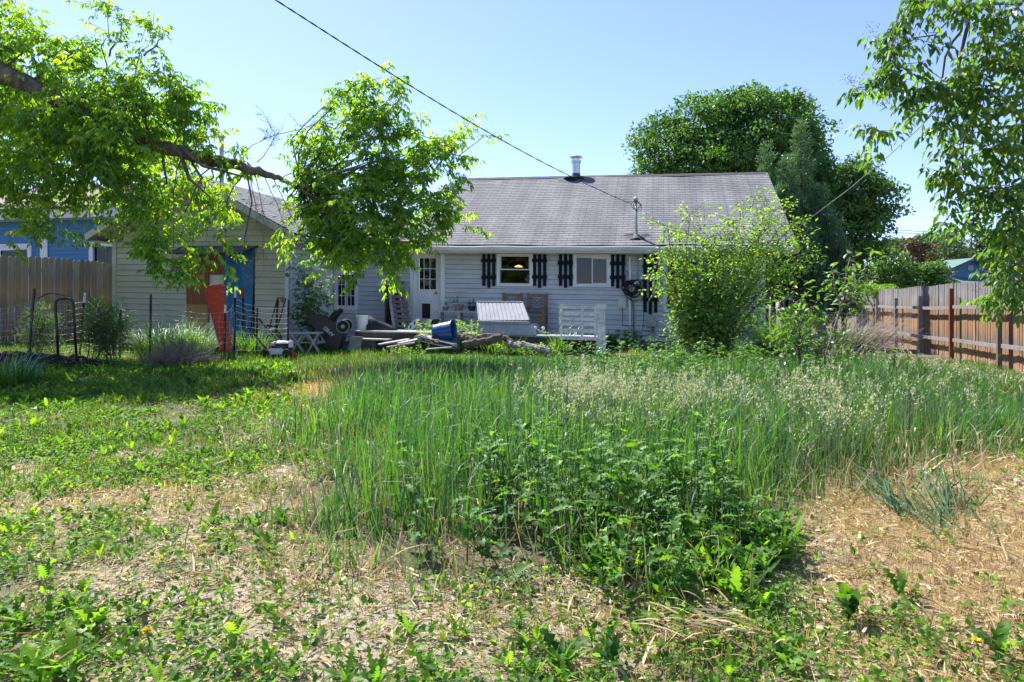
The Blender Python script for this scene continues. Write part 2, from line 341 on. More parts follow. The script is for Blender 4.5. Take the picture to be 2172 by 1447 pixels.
# leaf templates: x across, y along (0..1), z up
def leaf_t(w=.42, fold=.12, droop=.12, tipw=.25):
    v=np.array([(0,0,0),(-.5*w,.35,fold*w),(-tipw*w,.72,fold*w*.6-droop*.5),(0,1,-droop),(.5*w,.35,fold*w),(tipw*w,.72,fold*w*.6-droop*.5)],float)
    return v, np.array([[0,3,2,1],[0,4,5,3]])
def strip_t(prof, curve, fold=.15, ruff=0.0):
    """three column strip: prof = half widths, curve = [(y,z)], ruff = wavy margin"""
    v=[];q=[]
    for i_,(wd,(y,z)) in enumerate(zip(prof,curve)):
        if ruff: k_=ruff*wd*(1 if i_%2 else -1); v += [(-wd,y,z+fold*wd+k_),(0,y,z),(wd*(1-.15*(i_%2)),y,z+fold*wd-k_)]; continue
        v += [(-wd,y,z+fold*wd),(0,y,z),(wd,y,z+fold*wd)]
    for i in range(len(prof)-1):
        a=3*i; q += [[a,a+1,a+4,a+3],[a+1,a+2,a+5,a+4]]
    return np.array(v,float), np.array(q)
def blade_t(bend, rows=5, kink=0):
    """grass blade: x across, y lean, z height, length 1"""
    v=[];q=[]; y=z=0.0; ang=0.0; st=1/rows
    for i in range(rows+1):
        t=i/rows; wd=.5*(1-t**2.2)*(.75+.5*t*(1-t)*2) if i<rows else .03
        v += [(-wd,y,z),(wd,y,z)]
        ang = bend*(t**1.6)*1.9 + (kink if t>.55 else 0)
        y += st*math.sin(ang); z += st*math.cos(ang)
    for i in range(rows): q.append([2*i,2*i+1,2*i+3,2*i+2])
    return np.array(v,float), np.array(q)
# ------------------------------------------------------------------ ground
def vn(x, y, s=1.0, seed=0):
    """smooth value noise 0..1"""
    r=np.random.default_rng(seed).random((64,64)); x=np.asarray(x)*s+1000; y=np.asarray(y)*s+1000
    xi=np.floor(x).astype(int); yi=np.floor(y).astype(int); fx=x-xi; fy=y-yi; fx=fx*fx*(3-2*fx); fy=fy*fy*(3-2*fy)
    a=r[xi%64,yi%64]; b=r[(xi+1)%64,yi%64]; c=r[xi%64,(yi+1)%64]; d=r[(xi+1)%64,(yi+1)%64]
    return (a*(1-fx)+b*fx)*(1-fy)+(c*(1-fx)+d*fx)*fy
def fbm(x,y,s=1.0,seed=0): return .5*vn(x,y,s,seed)+.3*vn(x,y,2.1*s,seed+1)+.2*vn(x,y,4.3*s,seed+2)
def pix(x, y):
    """where a ground point lies, to lay out beds of growth that were measured on the photograph"""
    return CX+F*x/np.maximum(y,.1), CY+F*(H-ground(x,y))/np.maximum(y,.1)
def xleft(y): return np.interp(y,[2.6,3.4,5,7,10,13.5,16],[-.7,-1.15,-1.75,-2.35,-2.7,-2.5,-2.0])
def yfront(x): return np.interp(x,[-1.4,-.3,.44,1.0,1.35,1.87,2.9,4.4,8,12],[3.7,3.25,3.1,3.0,3.6,4.4,5.2,5.85,6.8,7.4])
def tall_d(x, y):
    """metres inside the bed of tall grass (negative outside)"""
    wob=.6*(fbm(x,y,.8,5)-.5)*2+.22*(fbm(x,y,3.3,6)-.5)*2
    return np.minimum.reduce([x-xleft(y), y-yfront(x), 15.2-y-.06*x])+wob
def dirt(x, y):
    """bare soil and straw, 0..1"""
    n=fbm(x,y,.9,21); base=sstep(.50,.62,n)
    px,py=pix(x,y)
    near=np.exp(-((px-400)/340)**2-((py-1245)/85)**2)
    near2=np.exp(-((px-690)/200)**2-((py-1330)/60)**2)
    mid=np.exp(-((px-330)/330)**2-((py-960)/60)**2)*.6
    return np.clip((base*.6*sstep(12,7,y)+near*.8+near2*.65+mid*1.1*sstep(.42,.56,n))*(.55+.9*vn(x,y,2.6,23)),0,1)*(tall_d(x,y)<.15)
def dry(x, y):
    px,py=pix(x,y)
    a=sstep(1650,1800,px)*sstep(950,1010,py)
    b=np.exp(-((px-640)/190)**2-((py-830)/22)**2)*1.3
    c=np.exp(-((px-560)/130)**2-((py-1180)/45)**2)
    d=np.exp(-((px-1270)/60)**2-((py-748)/10)**2)*1.4
    e=np.exp(-((px-1330)/260)**2-((py-1370)/70)**2)*.8
    f=np.exp(-((px-250)/260)**2-((py-1060)/40)**2)*.55
    return np.clip(np.maximum.reduce([a,b,c,d,e,f])*(.55+.9*fbm(x,y,1.3,33)),0,1)
def coords(lo,hi,st,far):
    a=np.arange(lo,hi+1e-6,st); e=[]; d=st; x=hi
    while x<far: d*=1.35; x+=d; e.append(x)
    f=[]; d=st; x=lo
    while x>-far: d*=1.35; x-=d; f.append(x)
    return np.concatenate([f[::-1],a,e])
gx=coords(-13,14,.09,900); gy=coords(-1,20,.09,900)
GX,GY=np.meshgrid(gx,gy); GZ=ground(np.clip(GX,-40,40),np.clip(GY,-5,60))+.012*(fbm(GX,GY,9,3)-.5)*2*(np.hypot(GX,GY-8)<25)
ni,nj=GX.shape; idx=np.arange(ni*nj).reshape(ni,nj)
Q=np.stack([idx[:-1,:-1],idx[:-1,1:],idx[1:,1:],idx[1:,:-1]],-1).reshape(-1,4)
fx_,fy_=GX.ravel(),np.maximum(GY.ravel(),.5)
def groundmat():
    m,t,o=nodes('garden_soil'); L=t.links.new
    b=N(t,"ShaderNodeBsdfPrincipled",i_Roughness=.95); tc=N(t,"ShaderNodeTexCoord")
    n=N(t,"ShaderNodeTexNoise",i_Scale=26.0,i_Detail=8,i_Roughness=.75); L(tc.outputs['Object'],n.inputs['Vector'])
    v=N(t,"ShaderNodeTexVoronoi",i_Scale=48.0); L(tc.outputs['Object'],v.inputs['Vector'])
    soil=ramp(t,n.outputs[0],[(.3,(.17,.14,.10)),(.5,(.36,.305,.225)),(.7,(.57,.50,.39))])
    dryc=ramp(t,n.outputs[0],[(.3,(.17,.11,.045)),(.5,(.33,.23,.11)),(.7,(.50,.38,.20))])
    grn=ramp(t,n.outputs[0],[(.3,(.035,.035,.016)),(.5,(.10,.085,.045)),(.68,(.30,.24,.15))])
    a=N(t,"ShaderNodeAttribute",attribute_name="dry"); c=N(t,"ShaderNodeAttribute",attribute_name="dirt")
    m1=N(t,"ShaderNodeMix",data_type='RGBA'); L(a.outputs['Fac'],m1.inputs[0]); L(grn,m1.inputs[6]); L(dryc,m1.inputs[7])
    m2=N(t,"ShaderNodeMix",data_type='RGBA'); L(c.outputs['Fac'],m2.inputs[0]); L(m1.outputs[2],m2.inputs[6]); L(soil,m2.inputs[7])
    L(m2.outputs[2],b.inputs['Base Color'])
    bp=N(t,"ShaderNodeBump",i_Strength=.9,i_Distance=.03); L(n.outputs[0],bp.inputs['Height']); L(bp.outputs[0],b.inputs['Normal'])
    L(b.outputs[0],o.inputs[0]); return m
g=raw('ground',np.stack([GX.ravel(),GY.ravel(),GZ.ravel()],1),Q,groundmat(),None,None,True,{'dry':dry(fx_,fy_),'dirt':dirt(fx_,fy_)})
tag(g,'back yard ground of soil and dry turf under the weeds','ground',kind='structure')

# ------------------------------------------------------------------ house frame: u along the rear wall, v away from the camera
TH=R(11.7); OX,OY=-5.05,19.3; CO,SI=math.cos(TH),math.sin(TH)
def W(u,v,z): return (OX+CO*u+SI*v, OY-SI*u+CO*v, z-.0186*(u-8))
def uz(px,py,v):
    """u and local z of a point seen at px,py on the plane v"""
    q=(px-CX)/F; u=(q*(OY+CO*v)-OX-SI*v)/(CO+q*SI); Y=OY-SI*u+CO*v
    return u, H-(py-CY)/F*Y+.0186*(u-8)
def U(px,v): return uz(px,650,v)[0]
def Z(px,py,v): return uz(px,py,v)[1]
def siding(mb,u0,u1,z0,z1,v,pitch=.127,holes=(),clip=None,axis='u',lap=.020,shade_strips=None):
    """lap boards on plane v (or on plane u=v when axis is 'v'), leaving the holes (u0,u1,z0,z1) open"""
    z=z0
    while z<z1-1e-6:
        zt=min(z+pitch,z1); cuts=sorted({z,zt,*[h for q in holes for h in q[2:4] if z<h<zt]})
        for a,b in zip(cuts[:-1],cuts[1:]):
            segs=[(u0,u1)]
            for h in holes:
                if h[2]<(a+b)/2<h[3]:
                    ns=[]
                    for s0,s1 in segs:
                        if h[1]<=s0 or h[0]>=s1: ns.append((s0,s1)); continue
                        if h[0]>s0: ns.append((s0,h[0]))
                        if h[1]<s1: ns.append((h[1],s1))
                    segs=ns
            top=b==zt; gp_=.008 if shade_strips is not None and top and zt-z>.05 else 0; oa=lap*(1-(a-z)/pitch); ob=lap*(1-(b-z)/pitch)
            for s0,s1 in segs:
                c0=[s0,s1,s1,s0]
                if clip:
                    la,ra=clip(a); lb,rb=clip(b)
                    c0=[max(s0,la),min(s1,ra),min(s1,rb),max(s0,lb)]
                    if c0[0]>=c0[1]: continue
                    if c0[3]>c0[2]: c0[2]=c0[3]=(c0[2]+c0[3])/2
                if axis=='u': pts=[(c0[0],v-oa,a),(c0[1],v-oa,a),(c0[2],v-ob,b),(c0[3],v-ob,b)]
                else: pts=[(v+oa,c0[0],a),(v+oa,c0[1],a),(v+ob,c0[2],b),(v+ob,c0[3],b)]
                if gp_:
                    for m_ in (2,3): pts[m_]=(pts[m_][0],pts[m_][1],pts[m_][2]-gp_)
                mb.face(pts)
                if gp_ and shade_strips is not None:  # dark strip behind each board joint stands in for the lap's shade
                    if axis=='u': shade_strips.face([(c0[0],v+.02,b-gp_-.02),(c0[1],v+.02,b-gp_-.02),(c0[2],v+.02,b+.003),(c0[3],v+.02,b+.003)])
                    else: shade_strips.face([(v-.02,c0[0],b-gp_-.02),(v-.02,c0[1],b-gp_-.02),(v-.02,c0[2],b+.003),(v-.02,c0[3],b+.003)])
                if a==z:
                    if axis=='u': mb.face([(c0[0],v,a),(c0[1],v,a),(c0[1],v-oa,a),(c0[0],v-oa,a)])
                    else: mb.face([(v,c0[0],a),(v,c0[1],a),(v+oa,c0[1],a),(v+oa,c0[0],a)])
        z=zt
def roofplane(mb,p00,p10,p11,p01,th=.05):
    """slab from eave p00-p10 up to ridge p01-p11, uv in metres"""
    a=np.array(W(*p00)); b=np.array(W(*p10)); d=np.array(W(*p01)); wd=np.linalg.norm(b-a); ht=np.linalg.norm(d-a)
    off=float(np.dot(d-a,(b-a)/wd)); off2=float(np.dot(np.array(W(*p11))-a,(b-a)/wd))
    nr=int(ht/.143); nc=max(2,int(wd/.8)) if nr>12 else 2; L3=lambda A,B_,s_:tuple(A[q_]+(B_[q_]-A[q_])*s_ for q_ in range(3))
    wv=lambda s_,t_:.012*math.sin(s_*11+t_*3)+.010*math.sin(s_*27+1+t_*9)+.02*math.sin(math.pi*t_)*math.sin(s_*5)
    for i in range(nr):
        t0,t1=i/nr,(i+1)/nr
        for j in range(nc):
            s0,s1=j/nc,(j+1)/nc; P_=[]
            for (ss,tt,up) in ((s0,t0,.008),(s1,t0,.008),(s1,t1,0),(s0,t1,0)):
                q_=L3(L3(p00,p10,ss),L3(p01,p11,ss),tt); P_.append((q_[0],q_[1],q_[2]+up+wv(ss,tt)*(1 if nr>12 else 0)))
            x0,x1=[off*t_+wd*ss+(off2-wd-off)*t_*ss for ss,t_ in ((s0,t0),(s1,t0))]; x2,x3=[off*t_+wd*ss+(off2-wd-off)*t_*ss for ss,t_ in ((s1,t1),(s0,t1))]
            y0,y1=i*.143,(i+1)*.143; mb.face(P_,uv=[(x0,y0+.001),(x1,y0+.001),(x2,y1-.001),(x3,y1-.001)])
            mb.face([(P_[0][0],P_[0][1],P_[0][2]-.009),(P_[1][0],P_[1][1],P_[1][2]-.009),P_[1],P_[0]],uv=[(x0,y0+.002)]*4)
    lo=[(p[0],p[1],p[2]-th) for p in (p00,p10,p11,p01)]
    mb.face(lo[::-1]); t=[p00,p10,p11,p01]
    for i in range(4):
        j=(i+1)%4; mb.face([lo[i],lo[j],t[j],t[i]])
# ---- main house
V1=-.15
uL=U(935,V1); uR=U(1622,V1); zB=Z(1400,723,V1); EV=-.6
eL,zE=uz(897,519,EV); eR=U(1668,EV); zE=Z(1200,520,EV)
RV=3.92; zR=Z(1300,373,RV); rL=U(993,RV); rR=U(1648,RV)
eL=rL=(eL+rL)/2; eR=rR=(eR+rR)/2
zT=zE-.03
house=thing('house','single storey grey house with grey shingle roof and navy slat shutters','house',W((uL+uR)/2,0,.05))
def win_hole(px0,px1,py0,py1,v): 
    a,b=uz(px0,py1,v); c,d=uz(px1,py0,v); return (a,c,b,d)
w1=win_hole(1055,1130,536,606,V1); w2=win_hole(1217,1295,541,607,V1); w3=win_hole(1408,1490,541,660,V1)
mb=MB(W); gpm=MB(W); siding(mb,uL,uR,zB,zT,V1,holes=[w1,w2,w3],shade_strips=gpm); siding(mb,-.15,8.6,zB,zT,uR,axis='v',shade_strips=gpm)
gable=lambda z:( -.15+(z-zT)*(RV-EV)/(zR-zE)*1.0, 2*RV-EV-.45-(z-zT)*(RV-EV)/(zR-zE))
siding(mb,-.15,8.6,zT,zR-.05,uR,axis='v',clip=gable)
wl=mb.build('wall',M['siding'],house); gpm.build('lap_shade_strip',M['dark'],wl)
mb=MB(W); mb.box(uL,uR-.02,V1+.03,V1+.08,-.3,zB+.01); mb.build('foundation',M['concrete'],house)
mb=MB(W); mb.face([(uL,V1+.35,0),(uR-.1,V1+.35,0),(uR-.1,V1+.35,.1),(uL,V1+.35,.1)]); 
mb.box(uL+.05,uR-.1,8.4,8.55,-.2,zT); mb.box(uL+.02,uL+.12,.0,8.5,-.2,zT)
mb.build('inner_wall',M['dark'],house)
mb=MB(W)
mb.box(uL-.005,uL+.115,V1-.03,V1+.08,zB-.05,zT); mb.build('corner_board',M['white'],house); mb=MB(W)
mb.box(uR-.115,uR+.018,V1-.03,V1+.09,zB-.05,zT); mb.build('corner_board',M['white'],house)
mb=MB(W); 
zr2=zR
roofplane(mb,(eL,EV,zE),(eR,EV,zE),(rR,RV,zR),(rL,RV,zR)); roofplane(mb,(eR,2*RV-EV,zE),(eL,2*RV-EV,zE),(rL,RV,zR),(rR,RV,zR))
roof=mb.build('roof',M['shingle'],house,uv=True)
mb=MB(W); k=(zR-zE)/(RV-EV)
for i in range(int((rR-rL)/.3)):
    a=rL+i*.3; b=a+.31; jj=.004*(i%2)
    mb.face([(a,RV-.15,zR-.15*k+.012+jj),(b,RV-.15,zR-.15*k+.012+jj),(b,RV,zR+.022+jj),(a,RV,zR+.022+jj)]); mb.face([(a,RV,zR+.022+jj),(b,RV,zR+.022+jj),(b,RV+.15,zR-.15*k+.012),(a,RV+.15,zR-.15*k+.012)])
    mb.face([(a,RV-.15,zR-.15*k-.006),(b,RV-.15,zR-.15*k-.006),(b,RV-.15,zR-.15*k+.012+jj),(a,RV-.15,zR-.15*k+.012+jj)])
mb.build('ridge_cap',M['shingle'],roof)
mb=MB(W); zc=zE-.055
mb.box(eL+.02,eR-.02,EV+.012,EV+.04,zE-.2,zc); mb.box(eL+.03,eR-.03,EV+.04,V1-.02,zE-.2,zE-.18)
for e,s in ((eL,1),(eR,-1)):     # rake boards
    a=[(e+s*.004,EV,zE-.06),(e+s*.004,RV,zR-.06)]
    mb.face([(e,EV,zE-.2),(e,RV,zR-.2),(e,RV,zR-.052),(e,EV,zE-.052)]); mb.face([(e+s*.03,EV,zE-.2),(e+s*.03,RV,zR-.2),(e+s*.03,RV,zR-.052),(e+s*.03,EV,zE-.052)])
    mb.face([(e,EV,zE-.2),(e+s*.03,EV,zE-.2),(e+s*.03,EV,zE-.052),(e,EV,zE-.052)])
mb.build('soffit_and_fascia',M['fascia'],house)
mb=MB(W); prof=[(EV+.01,zE-.045),(EV-.11,zE-.035),(EV-.125,zE-.055),(EV-.10,zE-.10),(EV-.06,zE-.145),(EV+.01,zE-.15)]
n=40
for i in range(n):
    a=eL+.01+(eR-eL-.02)*i/n; b=eL+.01+(eR-eL-.02)*(i+1)/n; da=.008*math.sin(i*.9); db=.008*math.sin((i+1)*.9)
    for (v0,z0),(v1,z1) in zip(prof[1:-1],prof[2:]): mb.face([(a,v0,z0+da),(b,v0,z0+db),(b,v1,z1+db),(a,v1,z1+da)])
mb.face([(eL+.01,p[0],p[1]) for p in prof]); mb.build('gutter',M['white'],house)
def window(parent,h,v,kind,name='window'):
    u0,u1,z0,z1=h; fw=.075
    mb=MB(W)
    mb.box(u0-.01,u1+.01,v-.045,v+.02,z1-fw,z1+.012); mb.box(u0-.01,u1+.01,v-.06,v+.02,z0-.012,z0+fw*.8)
    mb.box(u0-.01,u0+fw,v-.043,v+.02,z0+fw*.8,z1-fw); mb.box(u1-fw,u1+.01,v-.043,v+.02,z0+fw*.8,z1-fw)
    wn=mb.build(name,M['white'],parent)
    a,b,c,d=u0+fw,u1-fw,z0+fw*.8,z1-fw; sm=MB(W); s=.03
    def ring(a,b,c,d,vv):
        sm.box(a,b,vv,vv+.03,d-s,d); sm.box(a,b,vv,vv+.03,c,c+s); sm.box(a,a+s,vv,vv+.03,c+s,d-s); sm.box(b-s,b,vv,vv+.03,c+s,d-s)
    if kind=='hung': m_=(c+d)/2; ring(a,b,m_-.015,d,v+.0); ring(a,b,c,m_+.015,v+.035)
    elif kind=='slide': m_=(a+b)/2; ring(a,m_+.02,c,d,v+.035); ring(m_-.01,b,c,d,v+.0)
    else:
        m_=(a+b)/2; ring(a,m_-.01,c,d,v-.03); ring(m_+.01,b,c,d,v-.03)
        for q in ((a+m_)/2,(b+m_)/2): sm.box(q-.008,q+.008,v-.025,v-.005,c+s,d-s)
        for r_ in (1/3,2/3): sm.box(a+s,m_-.01-s,v-.026,v-.006,c+(d-c)*r_-.008,c+(d-c)*r_+.008); sm.box(m_+.01+s,b-s,v-.026,v-.006,c+(d-c)*r_-.008,c+(d-c)*r_+.008)
    sm.build('sash',M['white'],wn)
    gm=MB(W); gm.box(a+.01,b-.01,v+.012,v+.017,c+.01,d-.01); gm.build('pane',M['glass'],wn)
    rm=MB(W); e=.9
    rm.face([(a-.3,v+e,c-.4),(b+.3,v+e,c-.4),(b+.3,v+e,d+.1),(a-.3,v+e,d+.1)]); rm.face([(a-.3,v+.08,c-.4),(a-.3,v+e,c-.4),(a-.3,v+e,d+.1),(a-.3,v+.08,d+.1)])
    rm.face([(b+.3,v+.08,c-.4),(b+.3,v+e,c-.4),(b+.3,v+e,d+.1),(b+.3,v+.08,d+.1)]); rm.face([(a-.3,v+.08,d+.1),(b+.3,v+.08,d+.1),(b+.3,v+e,d+.1),(a-.3,v+e,d+.1)]); rm.face([(a-.3,v+.08,c-.4),(b+.3,v+.08,c-.4),(b+.3,v+e,c-.4),(a-.3,v+e,c-.4)])
    rm.build('room_behind',M['dark'],wn)
    return wn
wn1=window(house,w1,V1,'hung'); wn2=window(house,w2,V1,'slide'); wn3=window(house,w3,V1,'hung')
cm=MB(W); um=(w2[0]+w2[1])/2
for i in range(10):
    a=um+.03+i*.028; o_=.02*(i%2); cm.face([(a,V1+.1+o_,w2[2]+.05),(a+.028,V1+.12-o_,w2[2]+.05),(a+.028,V1+.12-o_,w2[3]-.1),(a,V1+.1+o_,w2[3]-.1)])
cm.build('curtain',M['amber'],wn2,smooth=True)
m,t,o=nodes('lamp_glow'); e=N(t,"ShaderNodeEmission",i_Strength=4.0); e.inputs[0].default_value=(1,.42,.10,1); t.links.new(e.outputs[0],o.inputs[0]); M['glow']=m
lu,lz=uz(1100,565,V1+.5); mb=MB(W); mb.lathe((lu,V1+.5,lz),[(.02,.035),(.10,.0),(.115,-.02),(.0,-.02)],14); mb.build('lamp',M['glow'],wn1)
def shutter(px0,px1,py0,py1,v,cross):
    mb=MB(W); u0,z0=uz(px0,py1,v); u1,z1=uz(px1,py0,v); wd=(u1-u0); s=wd*.21
    for i in range(3):
        a=u0+wd*.06+i*(wd*.88-s)/2; ex=.05 if i==1 else 0
        mb.box(a,a+s,v-.045,v-.02,z0-ex+.03,z1+ex-.03)
    for c_ in cross:
        zz=Z((px0+px1)/2,c_,v); mb.box(u0,u1,v-.065,v-.0455,zz-.045,zz+.045)
    mb.build('shutter',M['navy'],house)
for a in ((1022,1053,533,609,(553,588)),(1129,1161,533,609,(553,588)),(1184,1216,537,609,(558,588)),(1294,1327,538,610,(559,589)),(1363,1396,535,665,(565,635)),(1496,1528,540,668,(566,637))):
    shutter(*a[:4],V1,a[4])
# ---- link wall between house and garage, with the back door
zB2=Z(800,706,0.); zT2=Z(800,520,0.)-.02
lw=(U(707,0)+.05,U(760,0),Z(735,655,0),Z(735,575,0)); dr=(U(878,0),U(930,0),Z(905,682,0),Z(905,534,0))
mb=MB(W); gpm=MB(W); siding(mb,0,uL+.03,.15,zT2,0.,holes=[lw,dr],shade_strips=gpm); siding(mb,-2.36,0.,.15,zT2,0.,pitch=.127,axis='v',holes=[(-1.15,-.22,.2,2.32)],shade_strips=gpm)
wl=mb.build('wall',M['siding'],house); gpm.build('lap_shade_strip',M['dark'],wl)
window(house,lw,0.,'case')
mb=MB(W); a,b,c,d=lw; mb.box(a-.02,b+.02,-.09,-.016,c-.035,c-.0125); mb.box(a+.01,b-.01,-.035,-.015,c-.12,c-.036); mb.build('window_sill',M['white'],house)
a,b,c,d=dr
mb=MB(W); mb.box(a-.1,a,-.045,.05,c,d+.06); mb.box(b,b+.06,-.045,.05,c,d+.06); mb.box(a,b,-.045,.05,d,d+.06); mb.box(a-.05,b+.02,-.06,.1,c-.04,c); mb.build('door_frame',M['white'],house)
door=MB(W); g0,g1=U(887,0),U(925,0); h0,h1=Z(905,614,0),Z(905,548,0); 
door.box(a,b,.005,.045,c,Z(905,676,0)); door.box(a,g0,.005,.045,h0,d); door.box(g1,b,.005,.045,h0,d); door.box(g0,g1,.005,.045,h1,d)
p0,p1,q0,q1=U(895,0),U(913,0),Z(905,676,0),Z(905,644,0)
door.box(a,b,.005,.045,q1,h0); door.box(a,p0,.005,.045,q0,q1); door.box(p1,b,.005,.045,q0,q1)
for (x0,y0,x1,y1) in ((889,634,903,640),(903,640,917,634),(889,630,917,630),(887,634,896,643),(920,634,912,643),(914,650,922,658)):
    A=uz(x0,y0,0); B=uz(x1,y1,0); door.bar((A[0],0.0,A[1]),(B[0],0.0,B[1]),.018,.02,up=(0,1,0))
dd=door.build('door',M['white'],house)
mb=MB(W)
mb.box(g0-.02,g1+.02,-.012,.003,h1,h1+.025); mb.box(g0-.02,g1+.02,-.012,.003,h0-.025,h0); mb.box(g0-.02,g0,-.012,.003,h0,h1); mb.box(g1,g1+.02,-.012,.003,h0,h1)
for i in (1,2): q=g0+(g1-g0)*i/3; mb.box(q-.009,q+.009,-.01,.004,h0,h1); q=h0+(h1-h0)*i/3; mb.box(g0,g1,-.0095,.0035,q-.009,q+.009)
mb.box(p0-.02,p1+.02,-.014,.002,q1,q1+.02); mb.box(p0-.02,p1+.02,-.014,.002,q0-.02,q0); mb.box(p0-.02,p0,-.014,.002,q0,q1); mb.box(p1,p1+.02,-.014,.002,q0,q1); mb.build('door_trim',M['white'],dd)
mb=MB(W); mb.box(g0,g1,.018,.022,h0,h1); mb.build('door_glass',M['glass'],dd)
mb=MB(W); mb.box(a+.02,b-.02,.4,.42,c,d); mb.build('room_behind',M['dark'],house)
mb=MB(W); mb.box(p0,p1,.018,.026,q0,q1); mb.build('pet_flap',M['rubber'],dd)
ku,kz=uz(928,622,0); ku-=.04; mb=MB(W); mb.lathe((ku,-.0,kz),[(.03,0),(.012,.01),(.012,.035),(.026,.045),(.03,.06),(.02,.075)],14,axis=(0,-1,0)); mb.build('door_knob',plain('brass',(.45,.32,.12),rough=.35,metal=.8),dd,smooth=True)
# side door on the garage flank (plane u=0)
mb=MB(W); mb.box(-.03,.0,-1.15,-.22,.2,2.32)
for (v0,v1,z0,z1) in ((-1.0,-.37,1.0,1.75),(-1.0,-.37,.35,.85)):
    mb.box(.0,.012,v0,v1,z1-.03,z1); mb.box(.0,.012,v0,v1,z0,z0+.03); mb.box(.0,.012,v0,v0+.05,z0+.03,z1-.03); mb.box(.0,.012,v1-.05,v1,z0+.03,z1-.03)
mb.build('door',M['white'],house)
mb=MB(W); mb.box(-.02,.03,-1.27,-1.15,.1,2.42); mb.box(-.02,.03,-.22,-.1,.1,2.42); mb.box(-.02,.03,-1.15,-.22,2.32,2.42); mb.box(-.02,.1,-1.25,-.1,.1,.19); mb.build('door_frame',M['white'],house)
# link roof
mb=MB(W); zl=Z(880,513,-.45)
roofplane(mb,(.5,-.45,zl),(eL+.3,-.45,zl),(eL+.3,2.6,zl+1.15),(.5,2.6,zl+1.15)); mb.build('link_roof',M['shingle'],house,uv=True)
mb=MB(W); mb.box(.4,uL,-.47,-.44,zl-.16,zl-.052); mb.box(.4,uL,-.44,-.01,zl-.16,zl-.14); mb.build('link_fascia',M['white'],house)
# roof furniture
def roofz(v): return zE+(v-EV)*k
def onroof(px,py):
    """solve v on the front slope for a pixel"""
    best=None
    for i in range(400):
        v=EV+(RV-EV)*i/400; u,z=uz(px,py,v); e_=abs(z-roofz(v))
        if best is None or e_<best[0]: best=(e_,u,v)
    return best[1],best[2],roofz(best[2])
cu=U(1222,RV); cz=zR; s_=22.6/F
mb=MB(W); mb.lathe((cu,RV,cz-.15),[(.20,0),(.165,.1),(.13,.22),(.13,.24)],18); mb.lathe((cu-.05,RV-.14,cz-.10),[(.34,0),(.34,.02),(.2,.05)],14); fl=mb.build('flashing',M['patch'],house)
mb=MB(W); mb.lathe((cu,RV,cz+.05),[(.125,0),(.125,.38),(.155,.385),(.155,.46),(.125,.47)],20)
for i in range(6):
    t_=i*math.pi/3+.3; mb.tube([(cu+.11*math.cos(t_),RV+.11*math.sin(t_),cz+.5),(cu+.13*math.cos(t_),RV+.13*math.sin(t_),cz+.62)],.012,6)
mb.lathe((cu,RV,cz+.61),[(.20,0),(.205,.01),(.12,.05),(.0,.065)],20); mb.build('chimney_pipe',M['steel'],house,smooth=False)
mb=MB(W)
for (px,py,a,b) in ((1250,384,.26,.13),(974,425,.15,.06),(1205,384,.3,.05)):
    u_,v_,z_=onroof(px,py); pts=[]
    for i in range(14):
        t_=i*2*math.pi/14; rr=1+.12*math.sin(3*t_+px); pts.append((u_+a*rr*math.cos(t_),v_+b*rr*math.sin(t_)*1.6,z_+b*rr*math.sin(t_)*1.6*k+.02))
    mb=MB(W); mb.face(pts); mb.build('tar_patch',M['patch'],roof)
mu,mv,mz=onroof(1351,503); mtop=Z(1347,428,mv)
mb=MB(W); mb.tube([(mu,mv,mz-.1),(mu-.03,mv,mtop)],.032,10); mb.tube([(mu-.03,mv,mtop-.02),(mu-.03,mv,mtop+.05),(mu-.03,mv-.06,mtop+.07),(mu-.03,mv-.12,mtop+.03)],[.05,.06,.055,.03],10)
mast=mb.build('service_mast',M['greymetal'],house,smooth=True)
mb=MB(W)
for (a,b,c_,d_) in ((-.38,-.12,.03,.07),(.12,.38,.02,.08),(-.22,.22,-.16,-.06)):
    v0=mv+c_; v1=mv+d_; mb.face([(mu+a,v0,roofz(v0)+.03),(mu+b,v0,roofz(v0)+.03),(mu+b*.7,v1,roofz(v1)+.06),(mu+a*.7,v1,roofz(v1)+.05)])
mb.lathe((mu,mv,mz-.03),[(.16,0),(.1,.05),(.045,.10)],12); mb.build('mast_flashing',M['patch'],house)
mb=MB(W)
for i in range(3):
    pts=[]; 
    for j in range(17):
        t_=j/16*2*math.pi; pts.append((mu-.03+.09*math.sin(t_)*(1 if i else -1.2)+.03*i,mv-.08+.02*i,mtop-.09+.11*math.cos(t_)-.03*i))
    mb.tube(pts,.007,5)
mb.build('mast_wiring',M['cable'],mast)
u_,v_,z_=onroof(1003,427)
mb=MB(W); mb.tube([(U(957,2.),2.,zl),(U(957,2.),2.,Z(957,387,2.))],.045,10); mb.build('vent_pole',M['greymetal'],house)
# wall services
def wbox(px0,px1,py0,py1,d0,d1,mat,name,par=house):
    u0,z0=uz(px0,py1,V1); u1,z1=uz(px1,py0,V1); mb=MB(W); mb.box(u0,u1,V1-d1,V1-d0,z0,z1); return mb.build(name,mat,par)
def wpts(pl,d): return [(uz(x,y,V1)[0],V1-d,uz(x,y,V1)[1]) for x,y in pl]
mb=MB(W); mb.tube(wpts([(1336,545),(1336.5,600),(1336,690)],.06),.032,10); 
for y in (573,632): A=wpts([(1332,y),(1340,y)],.035); mb.bar(A[0],A[1],.03,.05,up=(0,0,1))
mb.build('vent_pipe',M['white'],house)
mb=MB(W); mb.tube(wpts([(1352,527),(1352,592)],.05),.024,8); mb.build('conduit',M['greymetal'],house); mb=MB(W); mb.tube(wpts([(1344,636),(1346,700)],.05),.02,8); mb.tube(wpts([(1348,700),(1348,716)],.05),.045,8); mb.build('conduit',M['greymetal'],house)
bx=wbox(1341,1360,592,636,.02,.15,M['greymetal'],'meter_box')
